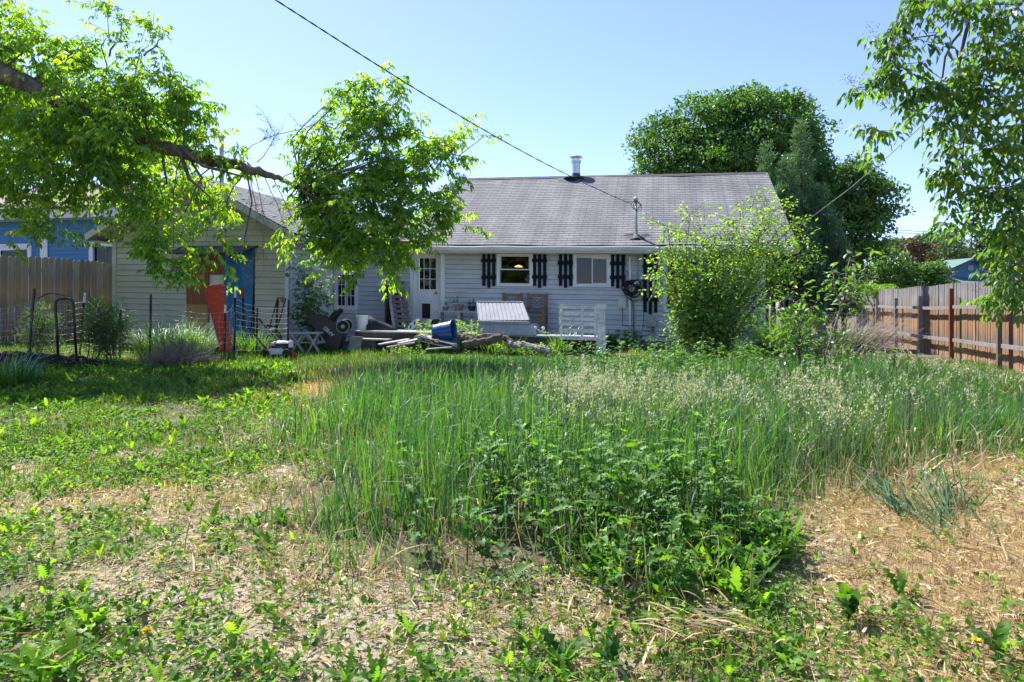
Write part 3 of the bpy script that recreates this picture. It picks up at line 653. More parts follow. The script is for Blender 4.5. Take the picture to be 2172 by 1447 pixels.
A=wpts([(1351,602)],.0)[0]; mb=MB(W); mb.lathe((A[0],V1-.15,A[2]),[(.095,0),(.1,.02),(.085,.09),(.06,.12),(0,.13)],18,axis=(0,-1,0)); mb.build('meter_dial',glassmat('meter_glass',(.7,.75,.8),.2),bx)
mb=MB(W); mb.lathe((A[0],V1-.15,A[2]),[(.075,0),(.07,.03)],18,axis=(0,-1,0)); mb.build('meter_face',M['white'],bx)
wbox(1312,1328,632,653,.02,.09,M['fascia'],'cable_box'); wbox(1372,1391,672,692,.02,.11,M['greymetal'],'junction_box'); wbox(1361,1368,714,720,.01,.05,M['white'],'outlet_cover')
mb=MB(W); mb.face(wpts([(1375,0),(1376,0)],.0)+wpts([(1376,1),(1375,1)],.0)); mb=MB(W)
for pl in ([(1320,653),(1321,668),(1320,690),(1345,692)],[(1366,665),(1364,690),(1362,700),(1380,704),(1386,692)],[(1384,692),(1384,706),(1370,712),(1345,715),(1325,712)],[(1386,692),(1387,706),(1395,714),(1430,715)],[(1342,640),(1344,665),(1344,712)],[(1319,520),(1318,535),(1326,540),(1324,590),(1330,597)],[(1338,590),(1330,575),(1328,578)],[(1365,520),(1365,665)]):
    mb.tube(wpts(pl,.07),.008,5)
mb.build('wall_cables',M['cable'],house)
cc=wpts([(1341,613)],.16)[0]; mb=MB(W)
for i in range(16):
    a_=random.uniform(.13,.21); b_=random.uniform(.13,.2); ox=random.gauss(0,.035); oz=random.gauss(0,.03); ph=random.uniform(0,6)
    mb.tube([(cc[0]+ox+a_*math.cos(ph+j*.42),cc[1]+random.gauss(0,.02)-.004*i,cc[2]+oz+b_*math.sin(ph+j*.42)) for j in range(16)],.011,5)
for i in range(4):
    a_=.22+.04*i; mb.tube([(cc[0]+.05*i+a_*math.cos(j*.4),cc[1]-.02,cc[2]-.05+a_*.85*math.sin(j*.4)) for j in range(12)],.006,4)
tag(mb.build('cable_coil',M['cable']),'tangled coil of black cable hung on the white wall pipe','cable coil')
mb=MB(W)
for i,(x1,y1) in enumerate(((1392,588),(1394,592),(1393,595))): A=wpts([(1357,591)],.14)[0]; B=wpts([(x1,y1)],.45)[0]; mb.bar(A,B,.018,.012)
tag(mb.build('drying_rack',M['white']),'white folding arms of a clothes rack beside the meter','drying rack')

# ---- garage
GV=-2.36
gL=U(240,GV); zgB=.05; FV=GV-.45
uA,zA=uz(180,490,FV); uC,zC=uz(622,500,FV); uM,zM=uz(394,364,FV)
sl_=((zM-zA)/(uM-uA)+(zM-zC)/(uC-uM))/2; zA=zC=(zA+zC)/2; uM=(uA+uC)/2; zM=zA+sl_*(uM-uA)
gar=thing('garage','pale green sided garage with a boarded doorway under a small awning','garage',W(gL/2,0,.2))
zW=zA+sl_*(gL-uA)-.06
mb=MB(W); open_=(U(397,GV),U(541,GV),.0,Z(470,532,GV))
gpm=MB(W); siding(mb,gL,0,zgB,zW,GV,pitch=.148,holes=[open_],shade_strips=gpm)
siding(mb,gL,0,zW,zM-.1,GV,pitch=.148,clip=lambda z:(gL+(z-zW)/sl_,0-(z-zW)/sl_),shade_strips=gpm)
wl=mb.build('wall',M['siding_garage'],gar); gpm.build('lap_shade_strip',M['dark'],wl)
mb=MB(W); mb.box(gL+.02,-.05,3.8,3.9,0,zW); mb.box(gL+.01,gL+.06,GV+.03,3.8,0,zW); mb.build('inner_wall',M['siding_garage'],gar)
mb=MB(W); mb.box(gL-.01,gL+.11,GV-.03,GV+.06,zgB,zW); mb.build('corner_board',M['fascia'],gar); mb=MB(W); mb.box(-.11,.03,GV-.03,GV+.06,zgB,zW-.02); mb.build('corner_board',M['fascia'],gar)
mb=MB(W); roofplane(mb,(uA,4.2,zA),(uA,FV,zA),(uM,FV,zM),(uM,4.2,zM)); roofplane(mb,(uC,FV,zC),(uC,4.2,zC),(uM,4.2,zM),(uM,FV,zM)); mb.build('roof',M['shingle'],gar,uv=True)
mb=MB(W)
for a,b in (((uA,zA),(uM,zM)),((uM,zM),(uC,zC))):
    mb.face([(a[0],FV-.012,a[1]-.19),(b[0],FV-.012,b[1]-.19),(b[0],FV-.012,b[1]-.01),(a[0],FV-.012,a[1]-.01)])
    mb.face([(a[0],FV-.012,a[1]-.19),(b[0],FV-.012,b[1]-.19),(b[0],GV-.02,b[1]-.19),(a[0],GV-.02,a[1]-.19)])
    mb.face([(a[0],FV-.012,a[1]-.01),(b[0],FV-.012,b[1]-.01),(b[0],FV+.02,b[1]-.01),(a[0],FV+.02,a[1]-.01)])
mb.box(uA,gL,FV,3.9,zA-.2,zA-.185); mb.box(.03,uC,FV,3.9,zA-.2,zA-.185); mb.box(uC-.02,uC,FV,3.9,zA-.185,zA-.055); mb.box(uA,uA+.02,FV,3.9,zA-.185,zA-.055)
mb.build('eaves',M['fascia'],gar)
mb=MB(W); mb.tube([(-.03,GV-.09,.2),(-.03,GV-.09,zC-.42),(.06,GV-.12,zC-.3),(.22,GV-.2,zC-.22),(.3,GV-.3,zC-.2)],.045,8); mb.build('downspout',M['white'],gar)
mb=MB(W)
a,b,c,d=open_; zt=d; 
def gz(px,py): return Z(px,py,GV)
def gb(px0,px1,py0,py1,dd0,dd1,mat,name):
    u0,z0=uz(px0,py1,GV); u1,z1=uz(px1,py0,GV); mb=MB(W); mb.box(u0,u1,GV-dd1,GV-dd0,z0,z1); return mb.build(name,mat,gar)
gb(397,478,534,582,-.02,.03,M['osbdark'],'door_panel'); gb(398,441,582.5,604,-.03,.02,M['osb'],'door_panel'); gb(397,441,604.5,645,-.02,.035,M['osbdark'],'door_panel'); gb(397,441,645.5,735,-.03,.02,M['osb'],'door_panel'); gb(436,444,582.5,604,-.01,.045,M['osbdark'],'door_post')
gb(444,480,582.5,735,-.05,-.01,M['white'],'door_panel')
mb=MB(W); u0,u1=U(477,GV),U(541,GV); z0,z1=gz(510,715),gz(510,529); nx,nz=22,20
idx=[[None]*(nz+1) for _ in range(nx+1)]
for i in range(nx+1):
    for j in range(nz+1):
        t_=i/nx; s=j/nz; ww=1-.10*(1-s)*t_
        idx[i][j]=mb.v((u0+(u1-u0)*t_*ww, GV-.05-.03*math.sin(t_*9+s*1.5)*(.4+s)-.02*math.sin(s*7+t_*14), z0+(z1-z0)*s-.04*math.sin(t_*math.pi)*(s)))
mb.A=[.5]*len(mb.V); mb.Hh=[0]*len(mb.V)
for i in range(nx):
    for j in range(nz): mb.Fc.append([idx[i][j],idx[i+1][j],idx[i+1][j+1],idx[i][j+1]]); mb.UV+=[(0,0)]*4
tp=mb.build('tarp',M['tarp'],smooth=True); tag(tp,'blue tarp hanging over the right half of the garage doorway','tarp')
mb=MB(W); u0,u1=U(383,GV),U(549,GV); z1=gz(470,523)
roofplane(mb,(u0,GV-.5,z1-.20),(u1-.22,GV-.5,z1-.20),(u1,GV-.02,z1+.02),(u0+.1,GV-.02,z1+.02),.03)
aw=mb.build('awning',M['shingle'],gar,uv=True)
mb=MB(W)
gv=U(470,3.0); zz=Z(470,290,3.0); mb.tube([(gv,3.,zz-2.4),(gv,3.,zz-.05)],.07,12); mb.lathe((gv,3.,zz-.05),[(.10,0),(.13,.04),(.13,.10),(.05,.15),(0,.16)],14); mb.build('vent_pipe',M['greymetal'],gar)

# ---- neighbour's blue house at the left
nb=thing('house','bright blue clapboard house with white trim behind the picket fence','house',(-17,23,.3))
def B(x,y,z): return (-11.9+CO*x+SI*y, 23.0-SI*x+CO*y, z)
mb=MB(B)
def nsid(mb,x0,x1,z0,z1,holes=()):
    siding(mb,x0,x1,z0,z1,0.,pitch=.15,holes=holes)
hs=[(-6.5,-5.25,1.2,3.25),(-2.55,.35,1.2,3.3)]
nsid(mb,-9,1.2,0.2,4.25,hs); mb.build('wall',M['bluehouse'],nb)
def nwin(x0,x1,z0,z1,mull=()):
    mb=MB(B); f=.16
    mb.box(x0-f,x1+f,-.06,.0,z1,z1+f+.05); mb.box(x0-f,x1+f,-.07,.0,z0-f,z0); mb.box(x0-f,x0,-.06,.0,z0,z1); mb.box(x1,x1+f,-.06,.0,z0,z1)
    for q in mull: mb.box(q-.13,q+.13,-.058,.0,z0,z1)
    wn=mb.build('window',M['white'],nb)
    mb=MB(B); mb.box(x0,x1,.03,.035,z0,z1); mb.build('pane',M['glass'],wn)
    mb=MB(B); mb.box(x0-.2,x1+.2,.8,.82,z0-.3,z1+.3); mb.build('room_behind',M['dark'],wn)
nwin(-6.5,-5.25,1.2,3.25); nwin(-2.55,.35,1.2,3.3,mull=(-.85,))
mb=MB(B); mb.box(-9,1.4,-.55,.0,4.25,4.62); mb.box(-4.72,-4.42,-.05,-.02,.2,4.25); mb.build('eave_board',M['white'],nb)
mb=MB(lambda a,b,c:B(a,b,c)); 
def rp(mb,p00,p10,p11,p01): 
    wd=p10[0]-p00[0]; mb.face([p00,p10,p11,p01],uv=[(0,0),(wd,0),(wd,3.6),(0,3.6)])
rp(mb,(-9.3,-.65,4.62),(1.7,-.65,4.62),(.2,3.,6.0),(-9.3,3.,6.0)); mb.box(-9.3,1.7,-.65,-.6,4.55,4.615); mb.build('roof',M['shingle_brown'],nb,uv=True)
mb=MB(B); mb.box(1.15,1.2,.02,6,.2,4.3); mb.box(-9,1.1,6,6.1,.2,4.3); mb.build('side_wall',M['bluehouse'],nb)

# ---- far blue house at the right
fh=thing('house','small blue gabled house with green metal roof beyond the fence','house',P(2060,640,42))
cx_,cy_,_=P(2058,600,42); zt_=P(0,548,42)[2]; ze_=P(0,569,42)[2]; hw=1.35
mb=MB(); n_=20
for i in range(n_):
    z0=0.2+(ze_-.2)*i/n_; z1=.2+(ze_-.2)*(i+1)/n_; mb.face([(cx_-hw+.2,cy_-.01,z0),(cx_+hw-.2,cy_-.01,z0),(cx_+hw-.2,cy_+.01,z1),(cx_-hw+.2,cy_+.01,z1)])
mb.face([(cx_-hw+.2,cy_,ze_),(cx_+hw-.2,cy_,ze_),(cx_,cy_,zt_-.08)]); mb.box(cx_-hw+.2,cx_+hw-.2,cy_+.03,cy_+5,.1,ze_); mb.build('wall',M['bluehouse2'],fh)
mb=MB()
mb.face([(cx_-hw,cy_-.4,ze_),(cx_,cy_-.4,zt_),(cx_-1.2,cy_+6,zt_),(cx_-hw-1.6,cy_+6,ze_)]); mb.face([(cx_+hw,cy_-.4,ze_),(cx_,cy_-.4,zt_),(cx_,cy_+6,zt_),(cx_+hw,cy_+6,ze_)])
z5=P(0,592,42)[2]; mb.face([(cx_-hw,cy_-1.6,z5-.35),(cx_+hw+.6,cy_-1.6,z5-.35),(cx_+hw+.3,cy_-.03,z5+.1),(cx_-hw+.1,cy_-.03,z5+.1)])
mb.build('roof',M['metalroof'],fh)
mb=MB()
for s in (-1,1):
    mb.face([(cx_+s*hw,cy_-.42,ze_-.16),(cx_,cy_-.42,zt_-.16),(cx_,cy_-.42,zt_+.01),(cx_+s*hw,cy_-.42,ze_+.01)])
mb.build('rake_board',plain('dark_green_trim',(.05,.10,.09),rough=.5),fh)
mb=MB(); mb.box(cx_-.16,cx_+.16,cy_-.04,cy_-.02,zt_-.75,zt_-.45); mb.build('gable_vent',M['greymetal'],fh)

# ---- fences
def picket_fence(name,label,p0,p1,h,wd,gap,mat,dog=False,group=None):
    p0=np.array(p0); p1=np.array(p1); d=p1-p0; L=np.hypot(*d); d=d/L; nrm_=np.array([-d[1],d[0]])
    mb=MB(); x=0; k=0; g0=G(p0[0],p0[1])
    while x<L:
        a=p0+d*x; b=p0+d*(x+wd); z0=G(a[0],a[1])-.03; rz=random.gauss(0,.006); off=random.gauss(0,.003)
        hh=h+rz; r_=random.random(); off=random.gauss(0,.006); th=.018
        q=[(a+nrm_*off),(b+nrm_*off),(b+nrm_*(off+th)),(a+nrm_*(off+th))]
        def ring(z,ins=0):
            e=d*ins
            return [(q[0][0]+e[0],q[0][1]+e[1],z),(q[1][0]-e[0],q[1][1]-e[1],z),(q[2][0]-e[0],q[2][1]-e[1],z),(q[3][0]+e[0],q[3][1]+e[1],z)]
        top=h_top(a,hh) if False else z0+hh
        rings=[ring(z0),ring(z0+hh-(.03 if dog else 0))]+([ring(z0+hh,.03)] if dog else [])
        hs_=[0,1,1]
        for i in range(len(rings)-1):
            for j in range(4):
                mb.face([rings[i][j],rings[i][(j+1)%4],rings[i+1][(j+1)%4],rings[i+1][j]],rnd=r_,hgt=[hs_[i],hs_[i],hs_[i+1],hs_[i+1]])
        mb.face(rings[-1],rnd=r_,hgt=[1]*4)
        x+=wd+gap; k+=1
    return mb
# right fence, rails and posts on the yard side
FD=np.array([.286,1.0]); FD/=np.hypot(*FD)
def fpt(px):
    q=(px-CX)/F; Y=(11.7-.286*18.1)/(q-.286); return np.array([q*Y,Y])
A0=fpt(1816); A1=fpt(2600)
rf=thing('wooden_fence','tall weathered board fence with grey rails and orange stained boards','fence',(A0[0],A0[1],G(*A0)))
mb=picket_fence('x','',A0+np.array([.12,0]),A1+np.array([.12,0]),2.04,.10,.004,None); mb.build('boards',M['picket_r'],rf,attr=True)
NL=np.array([-FD[1],FD[0]])
posts=[(1829,'red_post',1.5),(1864,'grey_post',1.55),(1904,'grey_post',1.56),(1957,'grey_post',1.60),(2023,'red_post',1.74),(2126,'brown_post',1.72),(2290,'grey_post',1.7),(2540,'brown_post',1.7)]
for px,mt,hh in posts:
    c=fpt(px); mb=MB(); gz_=G(*c); d=FD*.045; n2=NL*.045; c=c+NL*.06; hh+=.12
    mb.obox((c[0],c[1],gz_+hh/2-.1),(d[0],d[1],0),(n2[0],n2[1],0),(0,0,hh/2+.1)); o_=mb.build('post',M[mt],rf)
    if px==2023: o_['label']='reddish brown post standing taller than the grey posts'
mb=MB(); pxs=[1816]+[p[0] for p in posts]+[2600]
for i in range(len(pxs)-1):
    a=fpt(pxs[i]); b=fpt(pxs[i+1])
    for zz in (1.37,.50):
        sag=random.gauss(0,.012); a2=a+NL*.035; b2=b+NL*.035
        mb.bar((a2[0],a2[1],G(*a)+zz+sag),(b2[0],b2[1],G(*b)+zz+random.gauss(0,.012)),.038,.089)
mb.build('rail',M['grey_post'],rf)
# left picket fence
A=np.array([-10.55,18.2]); D_=np.array([-11.9,15.9])-A; D_/=np.hypot(*D_); Bp=A+D_*9
lf=thing('picket_fence','tall weathered dog ear picket fence beside the pale garage','fence',(A[0],A[1],G(*A)))
mb=picket_fence('y','',Bp,A,2.08,.132,.012,None,dog=True); mb.build('pickets',M['picket_l'],lf,attr=True)
nl=np.array([D_[1],-D_[0]]); nl=nl if nl[1]>0 else -nl
mb=MB()
for zz in (.35,1.1,1.85):
    a=A+nl*.05; b=Bp+nl*.05; mb.bar((a[0],a[1],G(*A)+zz),(b[0],b[1],G(*Bp)+zz),.038,.089)
mb.build('rail',M['grey_post'],lf)
M['greypaint'] = plain('worn_white_paint', (.82,.83,.82), (.55,.55,.53), rough=.85, scale=7, bump=.3)
# ------------------------------------------------------------------ deck, steps and the things on it
DV0=-2.55                                # front edge of the deck
zD=Z(860,704,DV0)
dk=thing('deck','low grey wooden deck along the rear wall of the house','deck',W(3,-1.3,.1))
mb=MB(W); nb_=19; dU0=U(752,DV0); dU1=U(1286,DV0)
for i in range(nb_):
    v0=DV0+(-.16-DV0)*i/nb_; v1=DV0+(-.16-DV0)*(i+1)/nb_-.006; zz=zD+random.gauss(0,.002)
    mb.box(max(dU0,.15),dU1,v0,v1,zz-.035,zz)
mb.build('deck_boards',M['deckwood'],dk)
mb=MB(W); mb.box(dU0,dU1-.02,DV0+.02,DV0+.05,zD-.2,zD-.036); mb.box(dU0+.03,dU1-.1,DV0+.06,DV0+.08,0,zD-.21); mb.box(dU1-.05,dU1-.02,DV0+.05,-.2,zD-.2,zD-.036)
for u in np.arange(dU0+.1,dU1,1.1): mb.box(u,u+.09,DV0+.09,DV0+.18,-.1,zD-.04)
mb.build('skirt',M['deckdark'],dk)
SV=DV0-.36
mb=MB(W); a,b=U(750,SV),U(822,SV); zs=Z(790,719,SV); mb.box(a,b,SV,DV0-.01,zs-.035,zs); st=mb.build('step_tread',M['oldwood'],dk)
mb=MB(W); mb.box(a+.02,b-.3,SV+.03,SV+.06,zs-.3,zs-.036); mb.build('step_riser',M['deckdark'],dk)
# leaning slab
mb=MB(W); q0=U(737,SV-.1); mb.obox((q0+.16,SV-.02,.26),(.15,0,.0),(0,.02,.0),(.02,.04,.17)); tag(mb.build('paving_slab',M['concrete']),'tan square paving slab leaning against the deck step','paving slab')
def onz(px,py,z):
    """u,v of a pixel on the level plane of local height z"""
    lo,hi=-12.,6.
    for _ in range(60):
        m_=(lo+hi)/2
        if Z(px,py,m_)>z: lo=m_
        else: hi=m_
    # Z falls with distance below the horizon
    return U(px,m_),m_
def dloc(px,v): return U(px,v),v
def bucket(px,v,z,r,h,mat,label,name='bucket',cat='bucket'):
    u=U(px,v); c=W(u,v,z); mb=MB(); mb.lathe(c,[(r*.84,0),(r,h*.9),(r*1.06,h*.9),(r*1.06,h),(r*.97,h),(r*.8,.03)],22)
    t=thing(name,label,cat,c); mb.build('pail',mat,t,smooth=False)
    mb=MB(); mb.tube([(c[0]+r*1.05*math.cos(a),c[1]-r*1.05*math.sin(a)*.35-.03,c[2]+h*.85-r*1.2*math.sin(a)) for a in np.linspace(0,math.pi,11)],.004,5); mb.build('handle',M['wire'],t); return t
ub=U(769,-2.2); bucket(769,-2.2,zD,.145,.36,M['white'],'white plastic pail standing at the left end of the deck')
# black garbage bag
mb=MB(W); bu=U(792,-2.0); n1,n2=18,10; idx=[]
for i in range(n1+1):
    row=[]
    for j in range(n2):
        t_=i/n1; a=math.pi*j/(n2-1); rr=(.30*(1-t_)**.8+.015)*(1+.12*math.sin(5*a+7*t_)); row.append(mb.v((bu-.12+t_*.75, -2.0-rr*.8*math.cos(a), zD+max(0,rr*1.05*math.sin(a))+.004)))
    idx.append(row)
mb.A=[.5]*len(mb.V); mb.Hh=[0]*len(mb.V)
for i in range(n1):
    for j in range(n2-1): mb.Fc.append([idx[i][j],idx[i][j+1],idx[i+1][j+1],idx[i+1][j]]); mb.UV+=[(0,0)]*4
mb.Fc.append(idx[0]); mb.UV+=[(0,0)]*n2
tag(mb.build('garbage_bag',M['black'],smooth=True),'slumped black plastic bag beside the white pail on the deck','bag')
# stack of pallets leaning on the wall
pl=thing('leaning_pallet','rough slatted pallet leaning on the wall left of the back door','pallet',W(U(855,-.8),-.8,zD))
P0=np.array([*uz(850,690,-.9)]); P1=np.array([*uz(832,604,-.25)])
def lean(s,t_,o=0): # s across 0..1, t along height 0..1
    u0=U(843,-.95)+(U(831,-.2)-U(843,-.95))*t_; u1=U(876,-.95)+(U(858,-.2)-U(876,-.95))*t_
    v=-.95+.75*t_-o; return (u0+(u1-u0)*s, v, zD+.03+(Z(845,600,-.25)-zD)*t_)
mb=MB(W)
for i in range(10):
    t_=.03+i*.105; a=lean(-.02,t_,.06); b=lean(1.02,t_+random.uniform(-.012,.02),.06); mb.bar(a,b,.10,.022,up=(0,.7,-.7))
mb.build('slats',M['teak'],pl)
mb=MB(W)
for s in (.0,.5,1.0): mb.bar(lean(s,0),lean(s,1.0),.05,.09,up=(0,1,0))
mb.bar(lean(-.1,0,.12),lean(-.18,1.02,.1),.07,.05,up=(0,1,0)); mb.bar(lean(.1,1.0,.1),lean(1.1,.88,.1),.03,.04); mb.build('stringers',M['oldwood'],pl)
# back boards behind the pallet
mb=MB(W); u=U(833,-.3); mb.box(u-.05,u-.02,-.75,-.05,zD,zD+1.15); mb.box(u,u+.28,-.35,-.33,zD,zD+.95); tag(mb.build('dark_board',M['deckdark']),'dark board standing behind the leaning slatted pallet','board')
# pots shelf
sv=-.62
mb=MB(W); a,b=U(928,sv),U(1018,sv); zs=Z(970,659,sv); mb.box(a,b,sv-.17,sv+.2,zs-.05,zs); 
for q in (a+.05,(a+b)/2,b-.1): mb.box(q,q+.08,sv-.14,sv+.16,zD,zs-.051)
tag(mb.build('plank_shelf',M['oldwood']),'low plank shelf holding the plant pots under the wall','shelf')
def pot(px,z,v,r,h,mat,label):
    c=W(U(px,v),v,z); t=thing('plant_pot',label,'plant pot',c); mb=MB(); mb.lathe(c,[(r*.72,0),(r*.95,h*.85),(r*1.05,h*.85),(r*1.05,h),(r*.9,h),(r*.85,h*.9)],18); mb.build('pot',mat,t); mb=MB(); mb.lathe((c[0],c[1],c[2]+h*.86),[(r*.84,0),(r*.84,.01)],14); mb.build('soil',M['deckdark'],t); return t,c
t1,c1=pot(973,zs,sv,.14,.17,M['terracotta'],'wide tan clay pot in the middle of the plank shelf')
t2,c2=pot(945,zs,sv,.09,.1,M['terracotta'],'small reddish pot at the left end of the plank shelf')
t3,c3_=pot(1001,zs,sv,.11,.14,M['black'],'dark pot with a drooping plant at the right end of the plank shelf')
t4,c4=pot(924,zD,-.75,.13,.27,M['black'],'black nursery pot on the deck right of the pet flap')
def tuft(t,c,h,n,mat,name='leaves',ln=.09):
    bag=Bag(); p=np.array(c)+np.array([0,0,h]); d=nrm(rng.normal(size=(n,3))*[1,1,.5]+[0,0,.7]); q=p+d*rng.uniform(.03,.14,(n,1)); X,Y,Z_=frame(nrm(d+rng.normal(size=(n,3))*.5),np.array([[0,0,1.]])+rng.normal(size=(n,3))*.4)
    bag.inst(leaf_t(.45),q,X,Y,Z_,rng.uniform(.6,1.2,n)*ln,rng.random(n)); bag.build(name,mat,t)
tuft(t1,(c1[0]-.12,c1[1],c1[2]),.2,26,M['L_ash']); tuft(t2,c2,.1,30,M['L_ash'],ln=.06); tuft(t3,c3_,.15,60,M['L_ash'],ln=.08)
# bench style armchairs
def chair(name,u,v,wd,label):
    t=thing(name,label,'chair',W(u+wd/2,v,zD),'matching wooden garden chairs')
    bt=1.0; sh=.42; pst=.06
    mb=MB(W)
    mb.box(u,u+pst,v-.05,v,zD,zD+bt); mb.build('leg',M['teak'],t); mb=MB(W); mb.box(u+wd-pst,u+wd,v-.05,v,zD,zD+bt); mb.build('leg',M['teak'],t)
    mb=MB(W)
    for q in (u,u+wd-pst):
        mb=MB(W); mb.box(q,q+pst,v-.60,v-.54,zD,zD+sh+.18); mb.build('front_leg',M['teakbrown'],t)
    for q in (u-.005,u+wd-pst-.005): mb=MB(W); mb.box(q,q+pst+.01,v-.64,v-.052,zD+sh+.182,zD+sh+.21); mb.build('armrest',M['teakbrown'],t)
    mb=MB(W)
    for i in range(6): mb.box(u+.01,u+wd-.01,v-.60+i*.095,v-.60+i*.095+.08,zD+sh-.02,zD+sh)
    mb.box(u+pst,u+wd-pst,v-.585,v-.56,zD+sh-.10,zD+sh-.025); mb.build('seat',M['teak'],t)
    mb=MB(W); a,b,c,d=u+pst,u+wd-pst,zD+sh+.06,zD+bt-.02; vv=v-.03
    mb.box(a,b,vv-.012,vv+.012,d-.08,d); mb.box(a,b,vv-.012,vv+.012,c,c+.05); mb.box(a,a+.035,vv-.011,vv+.011,c,d-.08); mb.box(b-.035,b,vv-.011,vv+.011,c,d-.08)
    lx,rx,bz,tz=a+.035,b-.035,c+.05,d-.08; mx=(lx+rx)/2; mz=(bz+tz)/2; s=.022
    for sx,ex in ((lx,mx),(rx,mx)):
        for f_ in (-.12,.1,.33,.56): mb.bar((sx,vv,bz+(tz-bz)*(f_+.44)),(ex,vv,bz+(tz-bz)*f_ if f_>0 else bz),s,.015,up=(0,1,0))
    mb.bar((lx,vv,tz),(mx,vv,mz+.02),s,.015,up=(0,1,0)); mb.bar((rx,vv,tz),(mx,vv,mz+.02),s,.015,up=(0,1,0)); mb.build('backrest',M['teak'],t)
    return t
cv=-.30
chair('garden_chair',U(1066,cv),cv,U(1109,cv)-U(1066,cv),'grey wooden lattice back armchair mostly hidden behind the resin box')
chair('garden_chair',U(1118,cv),cv,U(1162,cv)-U(1118,cv),'wooden lattice back armchair in full view right of the resin box')
# resin doghouse / deck box
bv=-2.2; bt_=thing('dog_house','light grey resin dog house with a grooved pitched roof on the deck','dog house',W(U(1068,bv),bv,zD-.1))
def q(px,py,v): a=uz(px,py,v); return (a[0],v,a[1])
zb=zD+.005
e0=q(1016,679,bv-.35); e1=q(1122,679,bv-.35); r0=q(1012,641,bv+.25); r1=q(1108,641,bv+.25)
mb=MB(W); n_=12
for i in range(n_):
    s0=i/n_+.006; s1=(i+1)/n_-.006
    L_=lambda A,B_,s:tuple(np.array(A)+(np.array(B_)-np.array(A))*s)
    mb.face([L_(e0,e1,s0),L_(e0,e1,s1),L_(r0,r1,s1),L_(r0,r1,s0)])
    g_=lambda p:(p[0],p[1]+.004,p[2]-.012)
    mb.face([g_(L_(e0,e1,i/n_-.006)),g_(L_(e0,e1,i/n_+.006)),g_(L_(r0,r1,i/n_+.006)),g_(L_(r0,r1,i/n_-.006))])
bk0=(r0[0],bv+.85,e0[2]); bk1=(r1[0]+.1,bv+.85,e1[2])
mb.face([r0,r1,bk1,bk0]); mb.face([e0,r0,bk0]); mb.face([e1,bk1,r1])
mb.tube([r0,r1],.02,8); mb.tube([e0,r0],.014,6); mb.tube([e1,r1],.014,6)
mb.build('roof',M['greyresin'],bt_)
mb=MB(W); ev_=bv-.35; a0,a1=e0[0]-.01,e1[0]+.01; zt=e0[2]-.015
mb.face([(a0-.02,ev_-.03,zt-.05),(a1+.02,ev_-.03,zt-.05),(a1+.02,ev_-.03,zt),(a0-.02,ev_-.03,zt)]); mb.face([(a0-.02,ev_-.03,zt),(a1+.02,ev_-.03,zt),(a1,ev_+.02,zt+.012),(a0,ev_+.02,zt+.012)])
mb.face([(a0-.02,ev_-.03,zt-.05),(a0+.02,ev_+.0,zt-.055),(a1-.02,ev_+.0,zt-.055),(a1+.02,ev_-.03,zt-.05)])
def corner(x,s): return [(x,ev_,zt-.05),(x+s*.10,ev_-.03,zb)]
mb.face([(a0+.02,ev_,zt-.05),(a1-.02,ev_,zt-.05),(a1+.10,ev_-.08,zb),(a0-.02,ev_-.08,zb)])
mb.face([(a1-.02,ev_,zt-.05),(a1-.02,bv+.85,zt-.05),(a1+.10,bv+.9,zb),(a1+.10,ev_-.08,zb)]); mb.face([(a0+.02,ev_,zt-.05),(a0-.02,ev_-.08,zb),(a0-.02,bv+.9,zb),(a0+.02,bv+.85,zt-.05)]); mb.face([(a0+.02,bv+.85,zt-.05),(a0-.02,bv+.9,zb),(a1+.1,bv+.9,zb),(a1-.02,bv+.85,zt-.05)])
mb.build('body',M['greyresin'],bt_)
# pallet railing at the right end of the deck
rv=DV0-.06
rl=thing('pallet_railing','grey painted pallet railing on the front right edge of the deck','railing',W(U(1235,rv),rv,zD-.2))
u0,u1,um_=U(1186,rv),U(1266,rv),U(1232,rv)
def zz_(py): return Z(1225,py,rv)
mb=MB(W)
for (ya,yb) in ((649,655.5),(661,669.5),(673.5,680),(683,691),(698,706),(713,721)):
    mb.box(u0,u1,rv-.05,rv-.028,zz_(yb),zz_(ya)-.02); mb.box(u0-.003,u1+.003,rv-.056,rv-.0275,zz_(ya)-.0195,zz_(ya)); mb.box(u0+.07,um_-.003,rv-.027,rv+.05,zz_(ya)-.018,zz_(ya)-.002); mb.box(um_+.05,u1-.063,rv-.027,rv+.05,zz_(ya)-.018,zz_(ya)-.002)
mb.box(u0-.01,u1+.01,rv-.055,rv+.075,zz_(647),zz_(645.5)); mb.build('slats',M['greypaint'],rl)
mb=MB(W)
for x_ in (u0+.02,um_,u1-.06): mb.box(x_,x_+.045,rv-.027,rv+.049,zz_(722),zz_(647)-.003)
mb.build('stringers',M['greypaint'],rl)
mb=MB(W); a,b=U(1266,rv)+.01,U(1284,rv)
mb.box(a,b,rv-.03,rv+.10,zz_(721),zz_(685)); mb.box(a,b,rv-.03,rv+.10,zz_(683),zz_(678))
for i in range(4): x_=a+(b-a)*(i+.1)/4; mb.box(x_,x_+.03,rv-.04,rv+.09,zz_(677.5),zz_(655))
mb.box(a-.02,b+.02,rv-.04,rv+.10,zz_(654.5),zz_(644)); mb.obox(((a+b)/2,rv,zz_(742)),(.1,0,0),(0,.08,0),(0,0,.22)); mb.build('end_post',M['greypaint'],rl)
